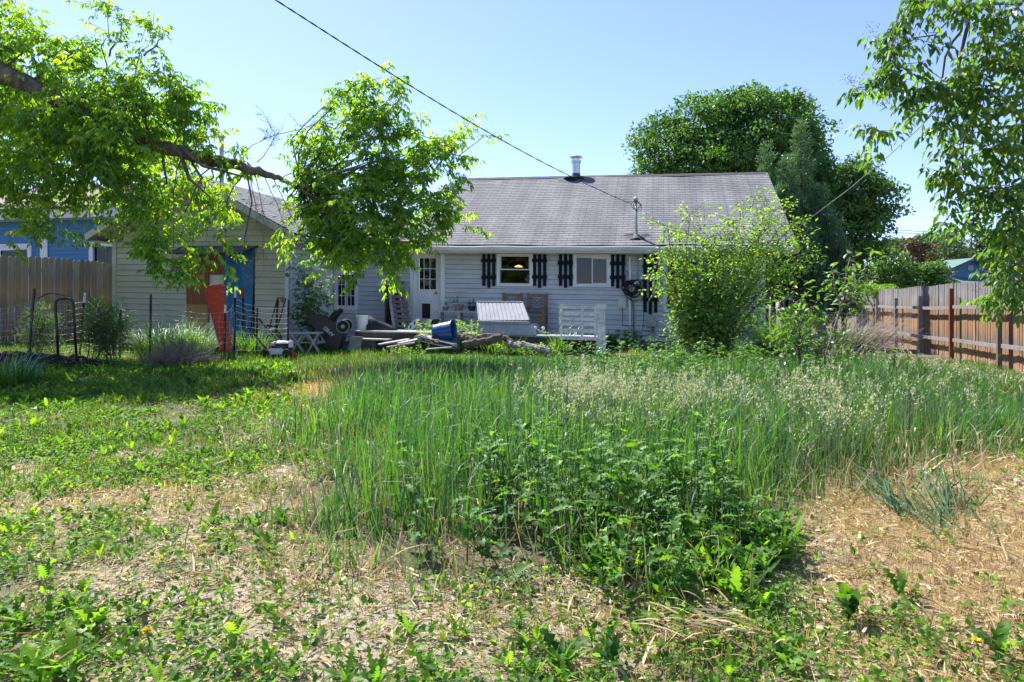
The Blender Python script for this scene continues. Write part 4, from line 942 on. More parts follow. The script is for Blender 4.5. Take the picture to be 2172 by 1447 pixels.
# green hose
mb=MB(W)
for i in range(5):
    hu,hv=onz(1176,699,zD); a_=.36-.04*i; mb.tube([(hu-.04*i+a_*math.cos(j*.35),-1.9+.20*math.sin(j*.35)*(1-.1*i),zD+.02+.02*i+.02*math.sin(j)) for j in range(20)],.011,6)
hu2=U(1196,-1.9); mb.tube([(hu2-.2,-1.9,zD+.03),(hu2,-1.95,zD+.12),(hu2+.15,-2.,zD+.06),(hu2+.12,-2.1,zD+.015)],.011,6)
tag(mb.build('garden_hose',M['hose'],smooth=True),'coiled bright green hose lying on the deck behind the railing','hose')
for px,lab in ((1135,'small round white ornament beside the box, left one'),(1152,'small round white ornament near the hose, right one')):
    c=W(U(px,-2.0),-2.0,zD); mb=MB(); mb.tube([c,(c[0],c[1],c[2]+.10)],.008,6); mb.lathe((c[0],c[1],c[2]+.10),[(0,0),(.035,.02),(.045,.05),(.03,.08),(0,.09)],12); tag(mb.build('garden_ornament',M['puff'],smooth=True),lab,'ornament')
# ---- in front of the deck
def wp(px,py,Y): return np.array(P(px,py,Y))
def gp(px,Y,dz=0): x=(px-CX)/F*Y; return np.array([x,Y,G(x,Y)+dz])
# blue tub on its side
Y=15.6; c0=wp(921,706,Y); c1=wp(960,701,Y-.1)
ax=nrm(c1-c0); t=thing('muck_tub','blue plastic wheeled tub tipped on its side on the wood pile','tub',tuple(c0))
mb=MB(); Lh=np.linalg.norm(c1-c0)
mb.lathe(c0,[(.0,0),(.17,0),(.185,.03),(.205,.20),(.214,.203),(.214,.215),(.206,.22),(.225,Lh),(.245,Lh),(.25,Lh+.03),(.235,Lh+.03),(.215,Lh-.02),(.17,.03),(0,.02)],28,axis=ax); mb.build('barrel',M['bluetub'],t,smooth=False)
mb=MB(); low=c1+np.array([.02,-.02,-.21]); mb.bar(low,low+np.array([.20,0,-.07]),.25,.02); mb.build('lip',M['bluetub'],t)
mb=MB(); wc=c0+np.array([.05,-.17,-.12]); mb.lathe(wc,[(.03,-.01),(.085,-.01),(.095,0),(.095,.04),(.085,.05),(.03,.05)],18,axis=(0,-1,0)); mb.build('wheel',M['rubber'],t)
# pallet and boards under it
t=thing('wood_pallet','grey weathered pallet heaped under the blue tub','pallet',tuple(wp(930,730,Y)))
a=wp(890,709,15.7); b=wp(968,727,15.3); dn=np.array([0,-.0,-.09]); mb=MB()
for i in range(4):
    o_=np.array([0,-.13*i+.2,-.012*i]); mb.bar(a+o_,b+o_,.10,.02)
    mb.bar(a+o_+dn,b+o_+dn,.10,.02)
for s in (.02,.5,.98):
    p=a+(b-a)*s; mb.obox(p+np.array([0,0,-.045]),(.05,0,0),(0,.28,0),(0,0,.032))
mb.build('boards',M['oldwood'],t)
for i,(pa,pb,lab) in enumerate((((803,731,15.3),(866,721,15.6),'grey plank at the left end of the wood heap'),((845,729,15.2),(892,719,15.5),'pale plank crossing the wood heap below the pallet'),((905,741,15.0),(958,737,15.0),'lowest whitish plank lying in grass under the pallet'),((820,737,15.1),(880,727,15.2),'narrow plank nearest the grass at the left of the heap'))):
    mb=MB(); mb.bar(wp(*pa),wp(*pb),.16,.03); 
    if i<2: mb.bar(wp(*pa)+np.array([.1,.15,.02]),wp(*pb)+np.array([0,.14,.01]),.14,.03)
    tag(mb.build('plank',M['oldwood']),lab,'plank')
def log(pts,r,lab,mat=M['log'],name='log'):
    mb=MB(); P_=[]; R_=[]
    for i in range(len(pts)-1):
        A=wp(*pts[i]); B_=wp(*pts[i+1])
        for j in range(7): P_.append(A+(B_-A)*j/7+rng.normal(size=3)*.013)
        R_+= [r*(1+random.uniform(-.22,.2)) for _ in range(7)]
    P_.append(wp(*pts[-1])); R_.append(r*.9); mb.tube(P_,R_,8); return tag(mb.build(name,mat),lab,'log' if name=='log' else 'curb')
log([(973,713,15.3),(1000,719,15.1),(1030,713,15.1),(1062,713,15.1),(1086,726,15.0)],.06,'upper brown log bending along the heap right of the blue tub')
log([(985,731,15.0),(1010,727,14.9),(1040,722,14.9),(1062,716,15.0)],.085,'thick pale barked log lying below the upper log')
log([(985,700,15.4),(974,706,15.4),(992,716,15.3)],.03,'thin forked stick poking up behind the logs',M['twig'],name='log')
log([(1075,729,14.9),(1110,732,14.7),(1140,739,14.5),(1168,745,14.4)],.075,'mossy grey curb stone row sloping through the grass',M['concrete'],name='curb_stone')
# white ride-on board with red grip
t=thing('toy_scooter','white elongated toy board with a red knob standing at the deck edge','toy',tuple(wp(875,705,16.2)))
a=wp(866,700,16.1); b=wp(887,676,16.3); d=b-a; mb=MB(); n_=18
out=[];inn=[]
for i in range(n_):
    th=2*math.pi*i/n_; wdt=.075*(1 if math.cos(th)<0 else .72); p=(a+b)/2+d*.5*math.cos(th)*1.0+nrm(np.cross(d,[0,1,0]))*wdt*math.sin(th); out.append(p); inn.append((a+b)/2+(p-(a+b)/2)*.78)
for i in range(n_):
    j=(i+1)%n_; mb.face([out[i],out[j],inn[j],inn[i]]); mb.face([out[i],out[j],out[j]+np.array([0,.06,0]),out[i]+np.array([0,.06,0])])
mb.face([tuple(p+np.array([0,.02,0])) for p in inn]); mb.build('board',M['white'],t)
mb=MB(); 
for i,(fx,fz) in enumerate(((.2,.01),(.35,-.02),(.55,.015),(.7,-.01))): p=a+d*fx; mb.lathe(p+np.array([fz,-.0,0]),[(.02,0),(.02,.012)],10,axis=(0,-1,0))
mb.build('buckle',M['black'],t)
mb=MB(); p=wp(889,682,16.25); mb.lathe(p,[(0,-.03),(.03,-.02),(.035,0),(.03,.02),(0,.03)],12); mb.build('knob',M['red'],t,smooth=True)
# ---- black poly yard cart tipped forward against the side door
Y=16.3; t=thing('yard_cart','black plastic two wheeled yard cart tipped up on its nose by the side door','yard cart',tuple(gp(705,Y)))
def cp(px,py,dy=0): return np.array(P(px,py,Y+dy))
bodyf=[(640,674),(662,690),(680,712),(700,738),(716,748),(723,738),(730,706),(712,686),(693,670),(672,672)]
mb=MB(); fr=[cp(x,y,-.30+.0*i) for i,(x,y) in enumerate(bodyf)]; bk=[cp(x,y,.30) for x,y in bodyf]; n_=len(fr)
cf=sum(fr)/n_; cb=sum(bk)/n_
fr2=[cf+(p-cf)*.93+np.array([0,-.035,0]) for p in fr]
mb.face(fr2); mb.face(bk[::-1])
for i in range(n_):
    j=(i+1)%n_; mb.face([fr[i],fr[j],bk[j],bk[i]]); mb.face([fr2[i],fr2[j],fr[j],fr[i]])
mb.build('tub',M['black'],t)
mb=MB(); rim=[(639,673),(662,667),(694,671),(672,676)]
mb.face([cp(x,y,-.36) for x,y in rim]); mb.face([cp(x,y+1.5,.36) for x,y in rim[::-1]])
for i in range(4):
    j=(i+1)%4; mb.face([cp(*rim[i],-.36),cp(*rim[j],-.36),cp(rim[j][0],rim[j][1]+1.5,.36),cp(rim[i][0],rim[i][1]+1.5,.36)])
mb.build('rim',M['black'],t)
mb=MB(); mb.face([cp(729,706,-.31),cp(738,706,-.2),cp(728,735,-.2),cp(722,739,-.31)]); mb.build('nose_panel',plain('blue_black_plastic',(.02,.04,.055),rough=.5),t)
for dy,dx in ((-.32,0),(.25,8)):
    c=cp(727+dx,693-dx*.35,dy); mb=MB(); mb.lathe(c+np.array([0,.05,0]),[(.02,0),(.13,0),(.148,.02),(.148,.08),(.13,.10),(.05,.10),(.04,.08),(.0,.08)],26,axis=(.12,-1,.05)); wh=mb.build('wheel',M['rubber'],t)
    mb=MB(); mb.lathe(c+np.array([0,.05,0]),[(.149,.085),(.152,.088),(.149,.092)],26,axis=(.12,-1,.05)); mb.build('wheel_band',M['greymetal'],wh)
for dy,dx in ((-.25,0),(.2,10)):
    mb=MB(); mb.tube([cp(697+dx,684-dx*.2,dy),cp(704+dx,673-dx*.4,dy),cp(710.5+dx,665-dx*.45,dy)],[.06,.062,.064],16); mb.lathe(cp(711+dx,664.6-dx*.45,dy)+np.array([0,.035,0]),[(.0,0),(.066,0),(.07,.01),(.07,.07),(.062,.08),(0,.075)],18,axis=(.3,-1,.1)); mb.build('handle_tube',M['rubber'],t)
fc=bpy.data.curves.new('txt','FONT'); fc.body='AMES'; fc.size=.125; fc.align_x='CENTER'; fc.align_y='CENTER'; fc.extrude=.002; fc.offset=.002; fc.space_character=1.0
fo=bpy.data.objects.new('tmp',fc); COL.objects.link(fo); bpy.context.view_layer.update(); tm=bpy.data.meshes.new_from_object(fo); bpy.data.objects.remove(fo)
lo_=bpy.data.objects.new('lettering',tm); COL.objects.link(lo_); tm.materials.append(M['silver']); lo_.parent=t
lo_.location=Vector(tuple(cp(697.5,703,-.352)))-t.location; ang=math.atan2(10,-11); lo_.rotation_euler=(R(90),0,0); lo_.rotation_euler=(Matrix.Rotation(R(90),3,'X')@Matrix.Rotation(ang,3,'Z')).to_euler()
# ---- small X legged bench
Y=15.6; t=thing('small_table','small weathered wooden table with crossed legs by the garage corner','table',tuple(gp(650,Y)))
mb=MB(); z0=P(0,708,Y)[2]; xa=P(622,0,Y)[0]; xb=P(677,0,Y)[0]
for i in range(5): mb.box(xa-.02+i*.004,xb+.04,Y-.22+i*.09,Y-.22+i*.09+.08,z0,z0+.035)
mb.build('tabletop',M['oldwood'],t)
for xx in (P(635,0,Y)[0],P(668,0,Y)[0]):
    gz_=G(xx,Y)
    for s in (-1,1):
        mb=MB(); mb.bar((xx-s*.16,Y-.12+s*.02,gz_),(xx+s*.11,Y-.12+s*.02,z0-.002),.04,.085,up=(0,1,0)); mb.build('leg',M['oldwood'],t)
mb=MB(); mb.tube([(P(635,0,Y)[0],Y-.1,z0-.2),(P(668,0,Y)[0],Y-.1,z0-.2)],.015,6); mb.build('stretcher',M['oldwood'],t)
# ---- lawn mower
Y=14.6; t=thing('lawn_mower','white and red push lawn mower with black handle in the tall grass','lawn mower',tuple(gp(585,Y)))
def mp_(px,py,dy=0): return np.array(P(px,py,Y+dy))
mb=MB()
deck=[(556,752),(562,742),(575,739),(596,739),(606,744),(609,752)]
f_=[mp_(x,y,-.22) for x,y in deck]; b_=[mp_(x,y,.22) for x,y in deck]; mb.face(f_)
for i in range(len(deck)-1): mb.face([f_[i],f_[i+1],b_[i+1],b_[i]])
mb.build('deck_shell',M['silver'],t)
mb=MB(); 
for pts in ([(601,746),(606,742),(622,745),(628,751),(627,757),(610,756)],): 
    f_=[mp_(x,y,-.24) for x,y in pts]; b_=[mp_(x,y,.2) for x,y in pts]; mb.face(f_)
    for i in range(len(pts)): j=(i+1)%len(pts); mb.face([f_[i],f_[j],b_[j],b_[i]])
mb.build('front_cover',M['red'],t)
mb=MB(); c=mp_(594,739); mb.lathe(c,[(.20,0),(.19,.07),(.16,.10)],20); mb.build('engine',M['black'],t)
mb=MB(); c=mp_(597,729); mb.lathe(c,[(.17,0),(.18,.02),(.15,.05),(.07,.065),(0,.065)],20); mb.lathe(mp_(580,731),[(.06,0),(.06,.04),(.03,.05)],12); mb.build('engine_cover',M['silver'],t)
mb=MB(); mb.lathe(mp_(586,729,-.12),[(.04,0),(.045,.03),(.02,.05)],10); mb.obox(mp_(578,736,-.1),(.06,0,0),(0,.05,0),(0,0,.02)); mb.build('fuel_cap',M['red'],t)
for px,py,dy in ((562,750,-.27),(608,750,-.27),(566,748,.27),(604,748,.27)):
    mb=MB(); mb.lathe(mp_(px,py,dy),[(.03,-.02),(.085,-.02),(.09,0),(.085,.03),(.03,.03)],18,axis=(0,-1,0)); mb.build('wheel',M['rubber'],t)
mb=MB(); A_=[(606,738,-.2),(580,703,-.2),(544,669,-.18),(502,668,-.18),(535,709,.22),(562,740,.22)]
mb.tube([mp_(565,741,-.24),mp_(542,712,-.24),mp_(503,668,-.22)],.019,8); mb.tube([mp_(503,668,-.22),mp_(544,669.5,.2)],.019,8); mb.tube([mp_(544,669.5,.2),mp_(566,697,.24),mp_(596,728,.24)],.019,8); hb=mb.build('handle',M['black'],t)
mb=MB(); mb.tube([mp_(566,695,.2),mp_(597,725,.2)],.009,6); mb.tube([mp_(562,695,.2),mp_(585,725,-.1),mp_(600,742,-.2)],.005,5); mb.build('control_cable',M['steel'],t)
mb=MB(); mb.lathe(mp_(617,737,-.1),[(.05,0),(.055,.02),(.05,.12),(.02,.16)],12); mb.build('oil_bottle',M['silver'],t)
# ---- second mower leaning by the downspout
Y=15.9; t=thing('grass_catcher_mower','black mower with an upright folded handle leaning at the garage corner','lawn mower',tuple(gp(600,Y)))
mb=MB(); 
mb.tube([mp_(589,632,0),mp_(572,694,0),mp_(566,730,0)],.016,8); mb.tube([mp_(589,632,0),mp_(606,634,0)],.016,8); mb.tube([mp_(606,634,0),mp_(597,665,0),mp_(586,700,0),mp_(583,726,0)],.016,8); mb.bar(mp_(589.5,636,.05),mp_(586,702,.05),.05,.02,up=(0,1,0)); mb.tube([mp_(566,691,0),mp_(585,693,0)],.02,8); mb.build('handle',M['black'],t)
mb=MB(); pts=[(560,738),(566,712),(576,702),(594,703),(600,722),(602,738)]
f_=[mp_(x,y,-.2) for x,y in pts]; b_=[mp_(x,y,.25) for x,y in pts]; mb.face(f_)
for i in range(len(pts)-1): mb.face([f_[i],f_[i+1],b_[i+1],b_[i]])
mb.build('catcher_bag',M['fabric'],t)
mb=MB(); p=mp_(600,642,-.03); mb.lathe(p,[(.0,0),(.04,.02),(.055,.06),(.04,.12),(.02,.14)],9); mb.build('hanging_glove',M['teak'],t)
# ---- rolled red snow fence
Y=14.3; t_pts=[(466,745),(462,712),(456,680),(451,650),(447,622),(445,606)]; mb=MB()
mb2=[np.array(P(x+2,y,Y)) for x,y in t_pts]; n_=26; idx=[]
for i,(x,y) in enumerate(t_pts):
    hwid=[11,14,16,18,19,19][i]/F*Y
    row=[]
    for j in range(n_):
        a=2*math.pi*j/n_; rr=hwid*(1+.05*math.sin(3*a+i)+.035*math.sin(7*a+2*i)); row.append(mb.v((P(x+12-i*.4,0,Y)[0]+rr*math.cos(a), Y+rr*.85*math.sin(a), P(0,y,Y)[2]+.03*math.cos(a)*(1 if i==5 else 0))))
    idx.append(row)
mb.A=[.5]*len(mb.V); mb.Hh=[0]*len(mb.V)
for i in range(len(idx)-1):
    for j in range(n_): mb.Fc.append([idx[i][j],idx[i][(j+1)%n_],idx[i+1][(j+1)%n_],idx[i+1][j]]); mb.UV+=[(0,0)]*4
c=np.array(P(459,606,Y))
for k_,r_ in enumerate((.13,.09,.05)):
    mb.lathe((c[0],c[1],c[2]-.04-.012*k_),[(r_+.03,0),(r_+.035,.035+.01*k_),(r_+.01,.04),(r_,.01)],18)
tag(mb.build('fence_roll',M['red_mesh'],smooth=True),'leaning roll of red orange mesh fencing in front of the garage','fence roll')
# ---- garden wire fence with steel posts
wf=thing('wire_fence','sagging wire mesh garden fence on dark steel posts','fence',tuple(gp(320,14.5)))
fp=[(-60,640,13.4,745),(73,612,13.0,742),(180,622,14.2,705),(256,640,14.3,735),(320,624,14.0,722),(478,647,13.9,750),(499,609,13.9,742),(516,611,14.8,735),(546,652,14.6,720),(612,636,15.0,738)]
for i,(px,y0,Yp,y1) in enumerate(fp):
    mb=MB(); a=np.array(P(px,y0,Yp)); gz_=G(a[0],Yp); lean_=.12 if px in (73,180) else .02; b=np.array([a[0]-lean_,Yp,gz_-.05]); hd=a+(b-a)*(.14)
    mb.bar(b,hd,.032,.032,up=(0,1,0)); po=mb.build('post',M['rubber'] if px!=73 else M['black'],wf)
    if px in (478,499,516,180,256):
        mb=MB(); mb.bar(hd,a,.033,.033,up=(0,1,0)); mb.build('post_tip',M['white'] if px!=516 else M['red'],po); mb=MB()
    else:
        mb=MB(); mb.bar(hd,a,.032,.032,up=(0,1,0)); mb.build('post_tip',M['black'],po)
bag=Bag(); A_=[];B_=[]
seq=[p for p in fp if p[0] not in (516,546)]
for (pa,pb) in zip(seq[:-1],seq[1:]):
    a=np.array(P(pa[0],max(pa[1],618)+16,pa[2])); b=np.array(P(pb[0],max(pb[1],618)+16,pb[2])); za=G(a[0],a[1]); zb_=G(b[0],b[1]); n_=max(3,int(np.linalg.norm((b-a)[:2])/.12)); rows=9
    grid=[]
    for i in range(n_+1):
        s=i/n_; p=a+(b-a)*s; gz_=za+(zb_-za)*s+.06; top=p[2]-.10*math.sin(math.pi*s)+random.gauss(0,.006)
        col=[np.array([p[0]+random.gauss(0,.006),p[1]+.05*math.sin(5*s+r_)+random.gauss(0,.005),gz_+(top-gz_)*(r_/rows)+random.gauss(0,.005)]) for r_ in range(rows+1)]; grid.append(col)
    for i in range(n_+1):
        for r_ in range(rows): A_.append(grid[i][r_]); B_.append(grid[i][r_+1])
    for i in range(n_):
        for r_ in range(rows+1): A_.append(grid[i][r_]); B_.append(grid[i+1][r_])
bag.twigs(np.array(A_),np.array(B_),.0021,.0021); bag.build('wire_mesh',M['wire'],wf)
# metal hoop
Y=13.1; mb=MB(); gl=G(P(120,0,Y)[0],Y)
pts=[P(123,752,Y),P(121,700,Y),P(117.5,655,Y),P(118,642,Y),P(122,636,Y),P(131,634,Y),P(145,633,Y),P(152,636,Y),P(155.5,643,Y),P(158,690,Y),P(162,755,Y)]
mb.tube(pts,.024,10); tag(mb.build('metal_hoop',M['black'],smooth=True),'dark bent steel tube hoop standing in the garden by the picket fence','hoop')
mb=MB(); mb.tube([P(81,634,13.0),P(95,625,13.2),P(110,622,13.3),P(135,626,13.3),P(150,630,13.2)],[.006,.014,.016,.013,.006],6); tag(mb.build('stick',M['bark'],smooth=True),'dark curved stick lying across the wire above the hoop','stick')
# crumpled ground fabric
mb=MB(); n1,n2=34,12; idx=[]
for i in range(n1+1):
    row=[]
    for j in range(n2+1):
        px=-120+i*11.0; Yj=11.9+j*.17; x=(px-CX)/F*Yj; e=math.sin(math.pi*i/n1)**.5*math.sin(math.pi*j/n2)**.6
        row.append(mb.v((x,Yj,G(x,Yj)+e*(.06+.26*float(fbm(x*1.0,Yj,1.7,91)))*.85+.05*e*math.sin(i*1.9+j*2.3)*math.sin(j*1.3+i*.7))))
    idx.append(row)
mb.A=[.5]*len(mb.V); mb.Hh=[0]*len(mb.V)
for i in range(n1):
    for j in range(n2): mb.Fc.append([idx[i][j],idx[i+1][j],idx[i+1][j+1],idx[i][j+1]]); mb.UV+=[(0,0)]*4
tag(mb.build('weed_fabric',M['fabric']),'crumpled black weed fabric on the ground below the steel hoop','fabric')
# overhead service cable
cab=[(585,0),(700,75),(800,137),(900,200),(1000,262),(1100,315),(1200,370),(1300,417),(1344,434)]
def catpts(cab,Y0,Y1,ext=None):
    x0,x1=cab[0][0],cab[-1][0]; out=[]
    for i in range(61):
        px=x0+(x1-x0)*i/60; py=float(np.interp(px,[c[0] for c in cab],np.convolve([c[1] for c in cab],[1],'same'))); s=i/60; iY=(1-s)/Y0+s/Y1; out.append(np.array(P(px,py,1/iY)))
    return out
cp_=np.polyfit([c[0] for c in cab],[c[1] for c in cab],3)
cab2=[(x,float(np.polyval(cp_,x))) for x in np.linspace(560,1344,30)]
me_=np.array(W(mu-.03,mv-.12,mtop)); pts=catpts(cab2,7.5,float(me_[1])); pts[-1]=me_
d0=pts[0]-pts[1]; pre=[pts[0]+d0*i*3 for i in (8,5,2)]; pts=pre+pts
dense=[]
for i in range(len(pts)-1):
    for j in range(6): dense.append(pts[i]+(pts[i+1]-pts[i])*j/6)
dense.append(pts[-1]); mb=MB(); 
for k_ in range(2):
    mb.tube([p+.004*np.array([math.cos(i*.3+k_*math.pi),0,math.sin(i*.3+k_*math.pi)]) for i,p in enumerate(dense)],.0065,5)
tag(mb.build('service_cable',M['cable'],smooth=True),'twisted black service cable running down to the mast on the roof','cable')
mb=MB(); L_=[(1690,486,20.5),(1712,468,19.5),(1800,402,16.5),(1880,335,14.2),(1945,276,12.6),(2040,180,10.8),(2172,60,9.0),(2300,-60,7.8)]
mb.tube([P(*p) for p in L_],.008,6); tag(mb.build('phone_wire',M['greymetal'],smooth=True),'thin pale wire rising from the house past the big tree to upper right','wire')
for i in range(2):
    mb=MB(); mb.tube([P(1840,484+i*6,60),P(2172,505+i*3,60),P(2500,512,60)],.022,5); tag(mb.build('power_line',M['cable']),['upper','lower'][i]+' of two faint far power lines over the distant trees','power line')
mb=MB(); mb.tube([P(1876,640,50),P(1878,505,50)],.12,8); mb.bar(P(1866,514,50),P(1890,514,50),.1,.1); tag(mb.build('utility_pole',M['barkgrey']),'dark utility pole standing among the far trees','utility pole')
# ------------------------------------------------------------------ trees
UPV=np.array([[0,0,1.]])
LEAF=leaf_t(.42,.14,.22); LEAF2=leaf_t(.55,.1,.12,.3)
def blobs_to(bl):
    """(px,py,Y,rx,ry in photograph pixels,n) -> centres, radii in metres"""
    out=[]
    for (px,py,Y,rx,ry,n) in bl:
        out.append((np.array(P(px,py,Y)),np.array([rx/F*Y,max(rx,ry)/F*Y*.8,ry/F*Y]),n))
    return out
def sprays(bag,twb,bl,nl=8,tw=.42,leaf=.085,nlf=5,droop=.9,out=.8,tmpl=LEAF,wid=1.0,drand=(0,1),fill=.72):
    for c,r,n in bl:
        u=rdir(n)*(rng.random((n,1))**.38); base=c+u*r*fill
        d=nrm(u*out+rng.normal(size=(n,3))*.55+np.array([0,0,.25]))
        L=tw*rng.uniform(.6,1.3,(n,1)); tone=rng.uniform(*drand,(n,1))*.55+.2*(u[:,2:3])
        t=np.linspace(.08,1,nl)[None,:,None]
        pts=base[:,None]+d[:,None]*L[:,None]*t+np.array([0,0,-1.])*(t**2)*.16*L[:,None]*droop
        twb.twigs(base,base+d*L-np.array([0,0,.16])*L*droop,.006,.002)
        side=nrm(np.cross(d,UPV)+1e-6)[:,None]*np.where(np.arange(nl)%2==0,1,-1)[None,:,None]
        pd=nrm(.55*d[:,None]+side*.9+rng.normal(size=(n,nl,3))*.3-np.array([0,0,.3])*droop)
        # rachis then leaflets
        rl_=leaf*1.3*rng.uniform(.7,1.2,(n,nl,1))
        K=nlf; s=np.linspace(.45,1,(K+1)//2) if K>1 else np.array([1.])
        P_=[];D=[]
        for kx in range(K):
            si=(kx)//2; sg=0 if kx==K-1 else (1 if kx%2==0 else -1)
            f=s[min(si,len(s)-1)] if sg!=0 else 1.0
            lat=nrm(np.cross(pd,UPV[None])+1e-6)
            P_.append(pts+pd*rl_*f-np.array([0,0,1.])*rl_*f*.25*droop)
            D.append(nrm(pd*.7+lat*sg*.95-np.array([0,0,.75])*droop+rng.normal(size=(n,nl,3))*.22))
        P_=np.stack(P_,2).reshape(-1,3); D=np.stack(D,2).reshape(-1,3); m=len(P_)
        X,Y,Z_=frame(D,UPV+rng.normal(size=(m,3))*.45)
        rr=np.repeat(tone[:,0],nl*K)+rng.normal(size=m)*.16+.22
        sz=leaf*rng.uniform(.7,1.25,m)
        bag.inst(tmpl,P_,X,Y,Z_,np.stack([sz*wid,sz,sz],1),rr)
def branchy(mb,a,b,r0,r1,k=5,wob=.12,n=8):
    pts=[];rad=[]
    a=np.array(a);b=np.array(b);L=np.linalg.norm(b-a)
    off=rng.normal(size=3)*wob*L
    for i in range(k+1):
        t=i/k; pts.append(a+(b-a)*t+off*math.sin(math.pi*t)+rng.normal(size=3)*.03*L*(0<i<k)); rad.append(r0+(r1-r0)*t)
    mb.tube(pts,rad,n); return pts
# ---- big box elder reaching in from the left
tl=thing('box_elder_tree','large leaning box elder whose heavy limb spreads over the garage','tree',(-11.6,13,G(-11.6,13)))
L1=[(-260,60,12.4),(-60,118,12.1),(0,152,12),(60,180,12),(130,212,12),(230,262,12.1),(340,312,12.2),(420,332,12.3),(500,350,12.5),(560,368,12.6),(600,382,12.7),(632,398,12.8)]
rr_=[.30,.24,.17,.16,.145,.13,.12,.115,.10,.07,.045,.02]
mb=MB(); p=[np.array(P(*q_)) for q_ in L1]; dn_=[];rd=[]
for i in range(len(p)-1):
    for j in range(5):
        s=j/5; dn_.append(p[i]+(p[i+1]-p[i])*s+rng.normal(size=3)*.016); rd.append((rr_[i]+(rr_[i+1]-rr_[i])*s)*random.uniform(.92,1.1))
dn_.append(p[-1]); rd.append(.03)
tr=[np.array([-11.9,13.2,-.1]),np.array([-11.8,13.1,1.2]),np.array([-11.7,12.9,2.8]),np.array([-11.6,12.7,4.6]),p[0]]
mb.tube(tr,[.45,.38,.34,.32,.29],14); mb.build('trunk',M['bark'],tl,smooth=True)
mb=MB(); mb.tube(dn_,rd,12); mb.build('limb',M['bark'],tl,smooth=True)
bl1=[(60,95,12.2,95,60,70),(10,45,12.4,60,60,40),(135,135,12.3,95,50,60),(190,190,12,90,50,60),(262,205,11.8,110,55,80),(345,190,12,60,38,36),(398,205,12.2,48,38,30),
 (30,230,12.2,80,60,70),(110,270,11.7,110,65,110),(230,290,11.6,120,65,120),(320,270,12.3,80,40,50),(385,262,12.2,45,40,26),(70,350,12,100,65,110),(190,370,11.8,120,65,120),(285,370,12.5,70,45,44),(385,400,12.9,50,40,24),
 (435,285,12.3,40,28,14),(460,325,12.4,45,25,16),(30,430,12.3,60,60,45),(140,440,12,60,30,22),(315,430,12.4,70,45,44),(425,445,12.8,50,40,24),(485,455,12.6,30,30,8),(345,520,12,65,55,50),(440,500,12.1,45,30,14),(365,575,12,42,32,16),(295,500,12.2,35,40,16),(480,545,12.2,22,25,5),(505,300,12.9,30,16,4),(550,350,12.6,50,20,10),(130,500,12.2,30,42,9),(60,480,12.4,50,30,12),(470,420,12.9,40,26,10),(20,500,12.8,30,14,5)]
bl2=[(808,165,13,48,34,14),(760,205,13,60,40,24),(845,215,13,45,35,15),(740,250,13,55,42,28),(800,270,12.9,80,50,50),(870,290,12.9,45,40,18),(700,315,12.9,75,48,50),(780,345,12.8,95,55,70),(870,355,12.9,75,50,50),(955,290,13,45,30,16),(1005,295,13,30,18,7),(935,330,13,55,40,24),(660,370,12.9,45,45,24),(700,410,12.7,85,60,80),(800,430,12.6,110,60,110),(905,420,12.8,75,55,60),(950,465,12.9,40,35,14),(690,480,12.7,65,55,60),(780,505,12.6,100,55,90),(860,510,12.7,55,45,36),(730,540,12.6,55,40,34),(815,545,12.6,46,32,20),(690,520,12.8,36,32,12),(765,575,12.6,28,14,4),(960,500,12.9,18,15,3),(600,460,13,30,50,7)]
Lb=Bag(); Tb=Bag(); B1=blobs_to(bl1); B2=blobs_to(bl2)
def scaleb(B_,f): return [(c,r,max(1,int(n*f))) for c,r,n in B_]
# unseen crown clumps added behind and beyond the picture edge to shade the garden
bl0=[(x,y,Y,rx,ry,n) for x,y,Y,rx,ry,n in ((-150,200,12.4,130,110,80),(-150,380,12.6,120,90,70),(-330,230,13,150,130,80),(60,250,13.8,120,80,60),(220,300,14,120,80,60),(340,330,14.2,90,70,40),(-100,330,14.6,130,90,60),(120,240,15.4,130,80,90),(240,270,15.6,100,70,80),(330,300,15.6,70,60,50),(-20,300,15.2,120,90,80),(60,180,14.8,90,50,50),(-200,260,15.5,120,100,80),(-60,120,13.5,120,80,60),)]
sprays(Lb,Tb,blobs_to(bl0),nl=7,tw=.55,leaf=.115,droop=1.0)
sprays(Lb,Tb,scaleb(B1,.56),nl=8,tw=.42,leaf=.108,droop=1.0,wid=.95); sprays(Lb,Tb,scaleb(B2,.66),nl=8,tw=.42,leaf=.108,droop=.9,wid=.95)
# upright thin sprigs against the sky
sp=[(225,70),(235,25),(212,95),(262,60),(262,110),(192,120),(250,150),(175,75),(320,75),(345,72),(300,95),(285,50),(270,25),(205,15),(240,0),(330,60),(180,105),(300,110)]
B3=blobs_to([(x,y,12.2,17,12,3) for x,y in sp]); sprays(Lb,Tb,B3,nl=6,tw=.3,leaf=.085,droop=.9)
Lb.build('crown',M['L_elder'],tl); 
mb=MB(); limbpts=np.array(dn_)
for c,r,n in B1+B2:
    k_=np.argmin(np.linalg.norm(limbpts-c,axis=1)+.0); a=limbpts[k_]
    if np.linalg.norm(c-a)>.25: branchy(mb,a,c,.028 if n>30 else .016,.005,6,.16,6)
c2_=np.array(P(700,430,12.8)); 
for tgt in ((800,180,13),(850,230,13),(1020,295,13),(940,330,13),(880,420,12.8),(780,560,12.6),(700,560,12.7),(740,250,13)):
    branchy(mb,np.array(P(632,398,12.8)),P(*tgt),.032,.006,7,.07,7)
for a,b in (((215,262,12.1),(228,30,12.2)),((232,120,12.2),(262,30,12.2)),((270,250,12.1),(318,95,12.2)),((305,118,12.2),(350,72,12.2)),((240,190,12.1),(180,110,12.2))): branchy(mb,P(*a),P(*b),.018,.005,6,.04,6)
